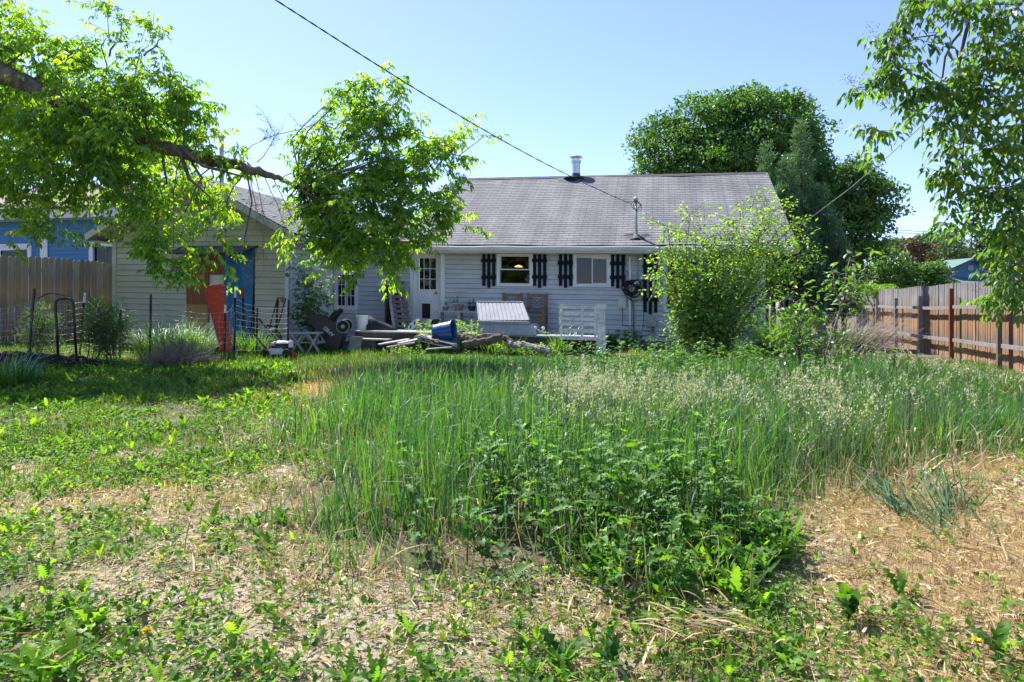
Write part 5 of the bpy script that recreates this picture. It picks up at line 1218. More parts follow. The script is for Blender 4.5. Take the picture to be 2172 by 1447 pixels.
for a,b,c in (((378,315,12),(402,380,11.9),(445,418,11.9)),((385,312,12),(430,352,12),(528,378,12.1))):
    mb.tube([P(*a),P(*b),P(*c)],[.04,.03,.012],7)
mb.build('branches',M['bark'],tl,smooth=True)
# dead twigs
def deadtwig(bag,a,d,L,r,depth):
    n=4; p=np.array(a,float); d=nrm(np.array(d,float)); 
    for i in range(n):
        q=p+d*L/n; bag.twigs(p[None],q[None],r*(1-i/n*.6),r*(1-(i+1)/n*.6)); 
        if depth>0:
            for _ in range(2):
                if random.random()<.62: deadtwig(bag,q,d+rng.normal(size=3)*[.7,.3,.7],L*random.uniform(.35,.6),r*.55,depth-1)
        p=q; d=nrm(d+rng.normal(size=3)*.17)
DT=Bag()
for a,b,L in (((508,330,12.5),(575,280,12.5),.62),((560,295,12.5),(670,255,12.5),1.0),((545,345,12.5),(590,300,12.5),.7),((600,375,12.6),(655,350,12.6),.5)):
    A=np.array(P(*a)); deadtwig(DT,A,np.array(P(*b))-A,L,.011,3)
for a,b,L in (((560,372,12.6),(600,470,12.6),1.1),((580,380,12.6),(640,500,12.6),1.3),((540,365,12.5),(575,520,12.5),1.4),((520,360,12.3),(560,440,12.3),.9),((420,400,12.1),(440,480,12.1),.7)):
    A=np.array(P(*a)); deadtwig(DT,A,np.array(P(*b))-A,L,.010,3)
DT.build('dead_twigs',M['barkgrey'],tl); Tb.build('twigs',M['bark'],tl)
# ---- broad leaved tree at the right edge, near the camera
trr=thing('ash_tree','near leafy ash like tree whose branches hang over the board fence','tree',(9.5,8.5,G(9.5,8.5)))
blr=[(1905,30,7.2,40,30,6),(1960,15,7.1,60,30,10),(2050,30,7.0,70,45,16),(2140,40,7,60,50,16),(1880,95,7.2,45,35,8),(1940,80,7.1,50,35,8),(2100,110,7,60,40,12),(1860,180,7.2,45,30,9),(1930,165,7.1,55,32,9),(2010,175,7.1,60,38,13),(2080,170,7,50,40,12),(2150,150,7,50,50,14),(1850,272,7.2,32,20,6),(1945,235,7.2,30,22,5),(2020,240,7.1,55,38,12),(2100,240,7,60,45,16),(2165,250,7,40,50,12),(2050,305,7.1,55,38,13),(2130,320,7,55,45,16),(2000,345,7.2,18,16,3),(2040,378,7.1,60,28,12),(2120,390,7,60,40,16),(2170,400,7,30,50,9),(2010,395,7.2,30,20,5),(2085,432,7.2,34,20,6),(2140,460,7,50,45,14),(2020,465,7.2,26,15,4),(2120,500,7.1,32,30,7),(2160,520,7,35,50,10),(2128,560,7.2,30,24,6),(2150,590,7,45,40,12),(2125,628,7.1,34,22,7),(2150,635,7.1,40,22,8),(1905,130,7.2,40,30,6),(1835,170,7.2,15,10,2),(1960,200,7.1,40,25,7),(2230,120,7,50,150,14)]
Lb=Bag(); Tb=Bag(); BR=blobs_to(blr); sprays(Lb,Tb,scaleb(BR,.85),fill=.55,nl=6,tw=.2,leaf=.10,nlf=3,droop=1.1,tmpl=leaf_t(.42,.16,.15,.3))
Lb.build('crown',M['L_ash'],trr)
mb=MB()
mb.tube([(9.6,8.6,-.1),(9.4,8.3,2.2),(8.9,7.8,4.5),(8.0,7.2,6.2)],[.28,.24,.19,.12],12); mb.build('trunk',M['barkgrey'],trr,smooth=True)
mb=MB(); roots=[(2300,-80,7.2),(2350,150,7.2),(2350,330,7.2),(2350,520,7.2)]
for q_ in roots: branchy(mb,(8.9,7.8,4.5) if q_[1]<300 else (9.2,8.2,3.0),P(*q_),.08,.04,4,.05,8)
for (x0,y0,x1,y1) in ((2300,-80,1880,110),(2300,-80,2000,200),(1990,-60,1850,190),(2100,-60,1960,260),(2140,-60,2040,360),(2350,150,2060,270),(2350,150,1990,250),(2350,330,2010,400),(2350,330,2070,500),(2350,520,2080,570),(2350,520,2130,640),(2350,330,2000,475),(2060,-60,2010,330),(2200,-60,2160,420)):
    branchy(mb,P(x0,y0,7.15),P(x1,y1,7.15),.022,.005,9,.06,6)
mb.build('branches',M['barkgrey'],trr,smooth=True); Tb.build('twigs',M['twig'],trr)
Sb=Bag()
for x,y in ((1810,172),(1832,178),(1835,272),(1865,215),(1890,212),(1925,248),(1850,60),(1800,168),(2005,455),(2085,590),(2075,615),(2060,430)):
    n=26; c=np.array(P(x,y,7.15)); p=c+rng.normal(size=(n,3))*.035; X,Y_,Z_=frame(rdir(n),UPV+rng.normal(size=(n,3))*.5); Sb.inst(LEAF,p,X,Y_,Z_,np.full(n,.024),rng.random(n))
Sb.build('seed_clusters',M['L_rust'],trr)
# ---- trees behind the house
def mass_tree(name,label,bl,leaf,mat,nclump,per,trunk,rc=.75,group=None,up=.35,tmpl=LEAF2):
    base=np.array(trunk[0]); t=thing(name,label,'tree',tuple(base),group); bag=Bag(); B_=blobs_to([(x,y,Y,rx,ry,1) for x,y,Y,rx,ry in bl]); tot=sum(r[0]*r[2] for _,r,_ in B_)
    ends=[]
    for c,r,_ in B_:
        m=max(2,int(nclump*r[0]*r[2]/tot)); u=rdir(m); u[:,1]-=.25; u=nrm(u)*rng.uniform(.55,1.05,(m,1)); cc=c+u*r; ends.append(c)
        rad=rc*rng.uniform(.55,1.25,m)
        ns=(per*rad**2/rc**2).astype(int)+3; i_=np.repeat(np.arange(m),ns); n=len(i_)
        v=rdir(n); v[:,2]=np.where(v[:,2]<-.35,-v[:,2]*.6,v[:,2]); v=nrm(v); p=cc[i_]+v*rad[i_][:,None]*(rng.random((n,1))**.25)*np.array([1,1,.75])
        D=nrm(rng.normal(size=(n,3))*.8+v*.3-np.array([0,0,.35])); X,Y_,Z_=frame(D,nrm(v+UPV*up+rng.normal(size=(n,3))*.4))
        tone=(rng.random(m)*.7)[i_]+.15+rng.normal(size=n)*.15
        bag.inst(tmpl,p,X,Y_,Z_,leaf*rng.uniform(.6,1.25,n),tone)
    bag.build('crown',mat,t)
    mb=MB(); tp_=[np.array(q_) for q_ in trunk[:-1]]; mb.tube(tp_,[trunk[-1]*(1-.5*i/len(tp_)) for i in range(len(tp_))],10); mb.build('trunk',M['barkgrey'],t,smooth=True)
    mb=MB()
    for e in ends: branchy(mb,tp_[-1],e,trunk[-1]*.35,.04,4,.08,6)
    mb.build('branches',M['barkgrey'],t); return t
def col(px,Y,ys): return [tuple(P(px,y,Y)) if y is not None else None for y in ys]
mass_tree('maple_tree','tall round dense maple rising behind the right end of the roof',[(1420,330,36,75,70),(1400,290,36,50,35),(1500,280,36,90,75),(1560,240,36,90,48),(1600,250,36,80,55),(1640,300,36,95,90),(1690,290,36,55,70),(1480,350,35,110,60),(1560,340,35,110,70),(1700,350,36,50,70),(1450,400,36,80,60),(1600,420,36,120,80),(1700,440,36,60,90),(1694,235,36,20,18)],.22,M['L_maple'],400,125,[(12.5,36,0),(12.4,36,2.5),(12.3,36,4.5),.38],rc=.95)
mass_tree('maple_tree','darker rounded maple right of the tall juniper, beyond the fence',[(1790,400,33,60,60),(1830,420,33,60,70),(1870,430,33,28,60),(1760,470,33,70,90),(1830,500,33,60,60),(1740,380,34,40,45),(1720,560,33,60,90),(1790,560,33,60,60),(1820,350,33,18,12)],.20,M['L_maple'],260,90,[(17,33,0),(16.9,33,2),(16.8,33,3.4),.3],rc=.72)
# juniper
t=thing('juniper_tree','blue green pointed juniper growing against the right end of the house','tree',tuple(gp(1680,23.5)))
bag=Bag(); SPI=[(1700,262,24,46,330),(1625,305,24.2,30,300),(1668,330,23.5,46,300),(1740,395,23.6,42,260),(1770,455,23.2,38,220),(1640,400,23.5,45,260),(1715,480,22.8,55,230),(1790,520,23,30,160)]
for (px,py,Y,wd,ht) in SPI:
    top=np.array(P(px,py,Y)); hh=ht/F*Y; ww=wd/F*Y; n=int(2600*wd*ht/(46*330))
    s=rng.random(n)**.6; a=rng.uniform(0,2*math.pi,n); lay=.7+.3*np.sin(s*38+a*2+px); rad=ww*(.08+s**.75)*lay*rng.uniform(.5,1,n)
    c=np.stack([top[0]+rad*np.cos(a),top[1]+rad*np.sin(a),top[2]-s*hh+rad*.25],1); K=7
    dd=nrm(np.stack([np.cos(a)*.8,np.sin(a)*.8,.75+0*a],1)+rng.normal(size=(n,3))*.25)
    p=np.repeat(c,K,0)+np.tile(np.linspace(0,.22,K),n)[:,None]*np.repeat(dd,K,0); D=nrm(np.repeat(dd,K,0)+rng.normal(size=(n*K,3))*.55); X,Y_,Z_=frame(D,UPV+rng.normal(size=(n*K,3))*.5)
    sz=rng.uniform(.07,.14,n*K); bag.inst(leaf_t(.28,.05,.0),p,X,Y_,Z_,sz,np.repeat(rng.random(n)*.6,K)+rng.random(n*K)*.4)
bag.build('crown',M['L_juniper'],t); mb=MB()
for (px,py,Y,wd,ht) in SPI: a=P(px,py+20,Y); mb.tube([(a[0],Y,G(a[0],Y)),(a[0],Y,a[2]*.5),a],[.10,.07,.01],7)
mb.build('trunk',M['barkgrey'],t)
# tree behind roof at left, far trees at the right
mass_tree('far_tree','small blue green treetop showing above the left end of the roof',[(975,405,40,22,28),(985,395,40,12,22),(950,420,40,22,20)],.16,M['L_far'],30,60,[(-3,40,0),(-3,40,4),.15],rc=.4)
far=[('rounded green tree behind the fence just right of the dark maple',[(1880,560,38,40,38),(1900,600,38,40,30),(1850,600,38,30,30)],M['L_maple'],38,.18),
('rust and green tree standing left of the small blue house',[(1935,560,40,45,45),(1925,525,40,25,16),(1960,590,40,45,35),(1900,590,40,30,30)],M['L_rust'],40,.2),
('fresh green round tree in front of the small blue house',[(1975,588,37,24,26),(1960,610,37,26,18),(1992,612,37,18,14)],M['L_maple'],37,.18),
('broad pale green tree rising behind the small blue house',[(2010,540,60,50,34),(2060,510,60,45,40),(2100,530,60,45,45),(2140,560,60,50,45)],M['L_far'],60,.3),
('feathery olive tree at the far right beyond the fence',[(2150,520,55,40,45),(2190,560,55,40,60),(2120,580,55,30,30)],M['L_far'],55,.28),
('hazy tree low on the horizon between the maples',[(1960,520,75,60,12),(1890,530,75,40,14)],M['L_far'],75,.4),
('bluish tree on the horizon left of the broad pale one',[(2020,560,70,60,30),(1980,545,70,40,18)],M['L_far'],70,.4)]
for lab,bl,mt,Y,lf_ in far:
    cx=sum(b[0] for b in bl)/len(bl); x=(cx-CX)/F*Y; mass_tree('far_tree',lab,bl,lf_,mt,90,55,[(x,Y,0),(x,Y,2.0),.2],rc=.55*Y/38,group='trees beyond the right fence')
mass_tree('yellow_bush','yellowish bush poking above the fence behind its far end',[(1860,622,27,32,14),(1835,612,27,18,10),(1885,618,27,14,10)],.09,M['L_shrub'],40,50,[(14.3,27,0),(14.3,27,1.2),.05],rc=.28)
# ---- shrubs made of stems
SHT=leaf_t(.6,.1,.12,.32)
def stemshrub(name,label,cat,base,tips,stemr,leaf,mat,sprn,tw,nl=7,tmpl=LEAF2,wid=1.0,nlf=1,droop=.25,stems=None,bark='barkgrey',along=.3,rad=.18,fork=None):
    t=thing(name,label,cat,tuple(base)); mb=MB(); Lb=Bag(); Tb=Bag()
    for i,tp in enumerate(tips):
        tp=np.array(tp); b=base+np.array([random.uniform(-1,1)*(stems or .2),random.uniform(-1,1)*.15,-.03]); mid=b+(tp-b)*np.array([.35,.4,.55]); pts=[]
        for j in range(9):
            s=j/8
            if fork is not None:
                fk=np.array(fork); pts.append(base+(fk-base)*(j/4.) + (i*.004) if j<=4 else fk+(tp-fk)*((j-4)/4.)+rng.normal(size=3)*.012)
            else: pts.append((1-s)**2*b+2*s*(1-s)*mid+s*s*tp+rng.normal(size=3)*.02*(0<j<8))
        mb.tube(pts,[stemr*(1-.8*j/8) for j in range(9)],7)
        bl=[(pts[j],np.array([rad*(1.3-.09*j)]*3),max(1,int(sprn*(.5+.1*j)))) for j in range(9) if j/8>=along]
        sprays(Lb,Tb,bl,nl=nl,tw=tw,leaf=leaf,nlf=nlf,droop=droop,out=.8,tmpl=tmpl,wid=wid)
    Lb.build('foliage',mat,t); mb.build('stem',M[bark],t,smooth=True); Tb.build('twigs',M[bark],t); return t
Y=14.2; base=gp(1478,Y)
tips=[P(x,y,Y+dy) for x,y,dy in ((1415,478,0),(1440,540,-.2),(1400,560,-.1),(1462,455,.2),(1475,500,0),(1500,520,.3),(1530,500,0),(1545,470,.3),(1560,520,-.2),(1600,430,.2),(1620,470,.5),(1640,450,.2),(1665,450,.4),(1680,480,.2),(1700,510,.5),(1660,530,.3),(1620,540,-.2),(1700,560,.2),(1580,590,-.4),(1530,590,-.5),(1480,590,-.5),(1430,620,-.4),(1405,600,.1),(1650,600,.2),(1440,680,-.5),(1500,670,-.6),(1560,660,-.5),(1600,690,-.4),(1710,530,.3),(1600,500,.0),(1650,490,.5),(1455,640,-.5),(1500,630,-.5),(1550,560,-.3))]
stemshrub('lilac_shrub','big bright green multi stemmed shrub covering the right end of the wall','shrub',base,tips,.026,.082,M['L_shrub'],6.6,.36,nl=9,stems=.5,along=.22,rad=.17)
# broad leaved saplings
FIG=strip_t([.02,.14,.19,.16,.02],[(0,0),(.25,.03),(.55,.03),(.82,-.03),(1,-.12)],.25)
Y=11.4; base=gp(1738,Y)
stemshrub('leafy_sapling','tall leaning sapling with long glossy leaves and a pale bare stem','sapling',base,[P(1805,545,Y),P(1838,560,Y),P(1765,575,Y-.1),P(1835,610,Y+.1),P(1800,650,Y),P(1790,600,Y),P(1815,590,Y)],.028,.125,M['L_fig'],1.6,.22,nl=6,tmpl=FIG,stems=.05,bark='twig',along=.6,rad=.11,droop=.1,fork=P(1783,655,Y))
Y=11.0; base=gp(1700,Y)
stemshrub('leafy_sapling','shorter bushy sapling with long leaves left of the leaning one','sapling',base,[P(1680,612,Y),P(1700,640,Y-.1),P(1665,675,Y),P(1650,725,Y-.1),P(1690,690,Y),P(1715,690,Y),P(1735,680,Y),P(1660,640,Y+.1)],.016,.115,M['L_fig'],1.7,.2,nl=6,tmpl=FIG,stems=.12,along=.5,rad=.10,droop=.1,fork=P(1692,735,Y))
Y=10.8; base=gp(1762,Y)
stemshrub('leafy_sapling','lowest small leafy sapling at the foot of the leaning one','sapling',base,[P(1745,690,Y),P(1775,710,Y),P(1790,725,Y),P(1755,735,Y)],.012,.10,M['L_fig'],1.6,.16,nl=6,tmpl=FIG,stems=.08,along=.5,rad=.08,droop=.1)
# dark young tree by the garage side
Y=16.4; base=gp(668,Y); 
stemshrub('young_ash','young dark leaved tree growing beside the garage downspout','sapling',base,[P(640,565,Y),P(665,560,Y),P(685,590,Y),P(645,610,Y-.1),P(670,620,Y-.1),P(640,650,Y),P(660,665,Y-.1),P(655,590,Y),P(680,640,Y)],.015,.105,M['L_ash'],3.4,.26,nl=6,tmpl=SHT,nlf=1,stems=.1,along=.35,rad=.17,droop=.35)
# dark shrubs and weeds at the picket fence
def grasstuft(name,label,px,Y,wpx,hpx,n,mat,cat='shrub',kind=None,wd=.008,bend=(.2,.9)):
    c=gp(px,Y); bag=Bag(); r=wpx/F*Y/2; a=rng.uniform(0,2*math.pi,n); q_=rng.random(n)**.5*r*.7; p=np.stack([c[0]+q_*np.cos(a),c[1]+q_*np.sin(a)*.7,np.full(n,c[2]-.02)],1)
    hh=hpx/F*Y
    for i,bd in enumerate((.15,.35,.6,.9)):
        m=rng.integers(0,4,n)==i; k_=m.sum(); yaw=a[m]+rng.normal(size=k_)*.9; X=np.stack([-np.sin(yaw),np.cos(yaw),0*yaw],1); Yd=np.stack([np.cos(yaw),np.sin(yaw),0*yaw],1); Zz=nrm(UPV+Yd*(.25+.5*(q_[m]/r)[:,None])); Yd=nrm(Yd-Zz*np.sum(Yd*Zz,1,keepdims=True))
        s=hh*rng.uniform(.45,1.05,k_); bag.inst(blade_t(bd*.9),p[m],X,Yd,Zz,np.stack([np.full(k_,wd)*rng.uniform(.7,1.4,k_),s,s],1),rng.random(k_))
    return tag(bag.build(name,mat),label,cat,kind=kind)
stemshrub('dark_bush','dark feathery bush in the garden in front of the pale garage wall','bush',gp(222,13.6),[P(x,y,13.6) for x,y in ((185,668),(200,655),(215,662),(235,655),(252,668),(262,690),(205,690),(240,700),(185,700),(222,680),(270,700))],.012,.075,M['L_maple'],6,.22,nl=9,tmpl=leaf_t(.22,.1,.1),stems=.3,along=.15,rad=.13,droop=-.5)
stemshrub('dark_bush','low dark bush against the picket fence left of the hoop','bush',gp(88,14.4),[P(x,y,14.4) for x,y in ((60,690),(70,665),(85,658),(100,665),(110,690),(95,690),(75,700))],.012,.06,M['L_maple'],6,.2,nl=9,tmpl=leaf_t(.22,.1,.1),stems=.3,along=.1,rad=.14,droop=-.4)
grasstuft('tall_weeds','tall pale weedy grass in front of the garage wall',345,14.3,130,110,700,M['L_grass'],'weeds','stuff',.011)
grasstuft('tall_weeds','tall weedy grass clump left of the red roll',405,14.4,110,105,600,M['L_grass'],'weeds','stuff',.009)
grasstuft('tall_weeds','weedy grass between the red roll and the mower',535,14.9,90,85,500,M['L_grass'],'weeds','stuff',.009)
grasstuft('tall_weeds','grass clump growing at the left picture edge',10,10.0,150,110,420,M['L_grass'],'weeds','stuff',.014)
grasstuft('tall_weeds','dark tall grass beside the right end of the house',1655,15.5,110,130,700,M['L_maple'],'weeds','stuff',.012)
grasstuft('tall_weeds','grey green tall grass tangled by the far end of the fence',1800,15.0,120,90,900,M['L_blue'],'weeds','stuff',.010)
# bright weeds at the deck edge
def leafy_patch(name,label,pts,Y,h,n,mat,leaf=.07,tmpl=None,kind='stuff',cat='weeds'):
    Lb=Bag(); tmpl=tmpl or leaf_t(.30,.12,.1)
    for px in pts:
        for _ in range(n):
            Yj=Y+random.gauss(0,.25); b=gp(px+random.gauss(0,9),Yj); hh=h*random.uniform(.5,1.1); tp=b+np.array([random.gauss(0,.08),random.gauss(0,.06),hh]); Lb.twigs(b[None],tp[None],.004,.002,.3)
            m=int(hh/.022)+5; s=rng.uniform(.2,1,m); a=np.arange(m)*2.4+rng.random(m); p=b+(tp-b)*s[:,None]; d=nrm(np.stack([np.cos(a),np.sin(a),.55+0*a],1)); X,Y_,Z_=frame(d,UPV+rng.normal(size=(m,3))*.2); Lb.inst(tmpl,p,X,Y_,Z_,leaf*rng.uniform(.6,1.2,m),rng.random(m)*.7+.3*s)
    return tag(Lb.build(name,mat),label,cat,kind=kind)
leafy_patch('deck_weeds','bright green leafy weeds crowding the deck edge by the blue tub',[890,905,920,940,955,970,985,1000,1015,1030],16.1,.72,9,M['L_shrub'],.085)
leafy_patch('deck_weeds','leafy weeds and grass below the deck boards in the middle',[1060,1080,1100,1120,1140,1160,1180,1200],15.2,.28,9,M['L_shrub'],.08)
leafy_patch('deck_weeds','dark leafy weeds at the wall right of the railing',[1300,1315,1330,1345],16.6,.5,7,M['L_maple'],.11)
leafy_patch('deck_weeds','low leafy growth left of the wood heap',[830,850,870],14.9,.2,9,M['L_shrub'],.06)
grasstuft('tall_weeds','upright grass clump growing through the deck left of the dog house',1065,15.5,110,60,260,M['L_grass'],'weeds','stuff',.012)
grasstuft('tall_weeds','upright grass at the foot of the pallet railing',1190,15.4,60,80,130,M['L_grass'],'weeds','stuff',.012)
# dead brush heap at the right fence and twig pile in the garden
def brush(name,label,c,L,n,r,dirv,spread,cat):
    bag=Bag(); a=np.array(c)+rng.normal(size=(n,3))*[.25,.2,.05]; d=nrm(np.array(dirv)+rng.normal(size=(n,3))*spread); b=a+d*L*rng.uniform(.4,1.1,(n,1)); bag.twigs(a,b,r,r*.3)
    m=b-(b-a)*.4; bag.twigs(m,m+nrm(d+rng.normal(size=(n,3))*.5)*L*.35,r*.5,r*.2); return tag(bag.build(name,M['twig']),label,cat,kind='stuff')
brush('dead_brush','pale dead stalks leaning over beside the right fence',gp(1800,14.6,.05),1.3,260,.006,(.75,.1,.62),.16,'dead brush')
brush('dead_brush','fan of dead branches lying under the leaning sapling',gp(1770,13.2,.12),.9,60,.009,(-.5,.1,.35),.45,'dead brush')
brush('twig_pile','low heap of dry twigs and straw inside the garden fence',gp(375,12.9,.08),.55,900,.005,(0,0,.12),.9,'twig pile')
# wire fence at the far right by the juniper
t=thing('wire_fence','low wire fence between the house end and the board fence','fence',tuple(gp(1760,19)))
A_=[];B_=[]; a=np.array(P(1640,690,19.0)); b=np.array(P(1850,676,21)); a[2]=G(a[0],19); b[2]=G(b[0],21)
for i in range(41):
    p=a+(b-a)*i/40; A_.append(p); B_.append(p+[0,0,1.1])
for r_ in range(9): A_.append(a+[0,0,r_*.137]); B_.append(b+[0,0,r_*.137])
bag=Bag(); bag.twigs(np.array(A_),np.array(B_),.003,.003); bag.build('wire_mesh',M['wire'],t)
for i in range(3):
    p=a+(b-a)*(.1+.4*i); mb=MB(); mb.bar(p,p+[0,0,1.35],.06,.06,up=(0,1,0)); mb.build('post',plain('blue_grey_post',(.06,.10,.14)) ,t)
def fence_x(y): return .286*(y-18.1)+11.7
# ------------------------------------------------------------------ grasses and weeds of the yard
def field(n,xr,yr,dens):
    """n random points kept with probability dens(x,y)"""
    x=rng.uniform(*xr,n); y=rng.uniform(*yr,n); ok=(np.abs(x)<.80*y+.4); x=x[ok]; y=y[ok]; k=rng.random(len(x))<dens(x,y); return x[k],y[k]
BL=[blade_t(b,5,kk) for b,kk in ((.1,0),(.3,0),(.5,0),(.85,0),(.35,1.1),(.15,1.6))]
def blades(bag,x,y,h,wd,mixp,lean=.18,tone=None,z=-.01):
    n=len(x); which=rng.choice(len(BL),n,p=mixp); z0=ground(x,y)+z
    for i,tm in enumerate(BL):
        m=which==i; k=m.sum()
        if not k: continue
        yaw=rng.uniform(0,2*math.pi,k); ly=rng.uniform(0,2*math.pi,k); le=np.abs(rng.normal(size=k))*lean
        X=np.stack([np.cos(yaw),np.sin(yaw),0*yaw],1); Zz=nrm(np.stack([np.cos(ly)*le,np.sin(ly)*le,np.ones(k)],1)); X=nrm(X-Zz*np.sum(X*Zz,1,keepdims=True)); Yd=np.cross(Zz,X)
        s=h[m]; wv=(wd[m] if np.ndim(wd) else np.full(k,wd))*rng.uniform(.6,1.3,k)
        tn=(tone[m] if tone is not None else rng.random(k)); bag.inst(tm,np.stack([x[m],y[m],z0[m]],1),X,Yd,Zz,np.stack([wv,s,s],1),np.clip(tn+rng.normal(size=k)*.1,0,1))
pt=(.16,.20,.2,.2,.15,.09)
def hcap(x,y):
    # the bed is lower towards the house and the board fence, and in the middle distance on the right
    px,_=pix(x,y); yp=np.interp(px,[600,850,1100,1400,1700,1850,2000,2172],[756,746,752,752,754,742,772,806]); yn=np.interp(px,[600,1000,1400,1900,2172],[760,768,796,806,850])
    t=sstep(7.0,9.5,y); yy=yn*(1-t)+yp*t
    return np.where(y>4.8,np.maximum(H-(yy-CY)/F*y-ground(x,y),.07)*rng.uniform(.62,1.10,len(x)),9.)
ST_=strip_t([.5,.5,.4,.03],[(0,0),(.35,.05),(.7,.06),(1,0)],0)
# tall grass, built as bands that widen with distance
tg=Bag()
for (y0,y1,n,wd) in ((2.8,5.2,40000,.0088),(5.2,8.5,50000,.011),(8.5,15.8,95000,.0145)):
    x,y=field(n,(-3.5,12.0),(y0,y1),lambda x,y:sstep(-.35,.5,tall_d(x,y))*(.10+1.1*sstep(.33,.6,fbm(x,y,1.7,40)))*(.25+1.1*sstep(.3,.6,vn(x,y,4.2,46))))
    dd=tall_d(x,y); px,py=pix(x,y)
    hh=(.20+.46*sstep(-.2,1.0,dd))*(.35+1.25*fbm(x,y,1.3,50))*rng.uniform(.35,1.12,len(x))*(.62+.7*vn(x,y,4.2,46))
    hh*=1-.42*sstep(8,13.5,y); hh*=1-.25*np.exp(-((px-1330)/260)**2)*sstep(11,14,y)
    hh=np.minimum(hh,hcap(x,y)); tone=np.clip(-.05+.55*fbm(x,y,.9,60)+.45*rng.random(len(x))**1.6,0,1)
    blades(tg,x,y,hh,wd*rng.choice([.55,.8,1.1,1.5],len(x)),pt,.24,tone)
tag(tg.build('tall_grass',M['L_grass']),'tall uncut green grass filling the middle of the yard','grass',kind='stuff')
# finer blue green grass to the right
bgs=Bag(); bt_w=(.1,.22,.28,.28,.08,.04)
for (y0,y1,n,wd) in ((4.6,9,36000,.0055),(9,17,70000,.009)):
    x,y=field(n,(.5,13.5),(y0,y1),lambda x,y:sstep(-.1,.3,np.minimum(tall_d(x,y)+.0*y,9))*sstep(.13,.36,x/y+.10*(fbm(x,y,.5,61)-.5))*(x<fence_x(y)-.25)*(.15+1.5*fbm(x,y,.8,62)*sstep(.25,.6,vn(x,y,3.6,66))))
    fd=fence_x(y)-x; hh=.58*(.55+.9*fbm(x,y,.9,63))*rng.uniform(.4,1.15,len(x))*sstep(-.1,.8,tall_d(x,y)+.2)*(.22+.78*sstep(1.0,5.0,fd))*(1-.35*sstep(8,13,y)); hh=np.minimum(hh,hcap(x,y)); blades(bgs,x,y,hh,wd,(.1,.25,.3,.25,.07,.03),.3,.35+.5*fbm(x,y,.6,64)+.2*(rng.random(len(x))-.5))
tag(bgs.build('fine_grass',M['L_blue']),'fine grey green meadow grass between the tall bed and the board fence','grass',kind='stuff')
# flattened yellowed stems and thatch in and along the tall grass
th=Bag()
x,y=field(26000,(-3.5,9),(2.8,12),lambda x,y:np.clip(sstep(-.35,-.05,tall_d(x,y))*sstep(1.6,.3,tall_d(x,y))+.25*sstep(.5,.6,fbm(x,y,1.5,44))*(tall_d(x,y)>0),0,1)*(.35+.65*vn(x,y,3,45)))
blades(th,x,y,rng.uniform(.10,.42,len(x)),.0048*(1+y/9),(.1,.15,.2,.25,.15,.15),.8,rng.random(len(x))*.9)
tag(th.build('thatch',M['L_dry']),'bent yellowed stems and thatch at the foot of the tall grass','dry grass',kind='stuff')
for (px,py,px2,py2,n_,lab) in ((2015,1105,1990,960,90,'pale green stems flattened across the dry lawn near the right side'),(1960,1090,1830,1000,70,'fallen grass stems fanning left over the dry lawn'),(1560,1290,1480,1330,60,'grey bundle of dead grass lying in front of the leafy weeds')):
    A=np.array(P(px,0,F*(H-.1)/(py-CY))); B_=np.array(P(px2,0,F*(H-.1)/(py2-CY))); A[2]=G(A[0],A[1])+.02; B_[2]=G(B_[0],B_[1])+.12; d=nrm(B_-A)
    D=nrm(d+rng.normal(size=(n_,3))*[.16,.16,.10]); X,Y_,Z_=frame(D,UPV+rng.normal(size=(n_,3))*.5); fb=Bag(); L=min(.55,np.linalg.norm(B_-A))*rng.uniform(.4,1.2,n_); fb.inst(ST_,A+(B_-A)*rng.uniform(0,.6,(n_,1))+rng.normal(size=(n_,3))*[.09,.09,.01],X,Y_,Z_,np.stack([np.full(n_,.008),L,L],1),rng.random(n_)); tag(fb.build('fallen_grass',M['L_blue' if n_>60 else 'L_dry']),lab,'grass',kind='stuff')
# back lawn
lw_=Bag()
def lawn_d(x,y):
    dd=tall_d(x,y); return (dd<.1)*(1-.8*dirt(x,y))*(.38+1.2*sstep(.34,.54,fbm(x,y,1.3,70)))*(y<17.2)
for (y0,y1,n,wd,h0) in ((2.1,4.5,95000,.0042,.075),(4.5,9,140000,.0072,.10),(9,17.5,120000,.0125,.13)):
    x,y=field(n,(-14,13),(y0,y1),lawn_d); dr_=dry(x,y); px,py=pix(x,y)
    hh=h0*rng.uniform(.4,1.3,len(x))*(.6+.8*fbm(x,y,1.0,71))*(1-.45*(dr_>.5))
    tone=np.where(rng.random(len(x))<dr_*1.1,rng.uniform(.78,1,len(x)),rng.uniform(0,.62,len(x))*(.6+.6*fbm(x,y,.7,72))); blades(lw_,x,y,hh,wd,(.3,.3,.2,.15,.05,0),.35,tone)
tag(lw_.build('lawn',M['L_lawn']),'short patchy lawn of green and straw coloured grass','grass',kind='stuff')
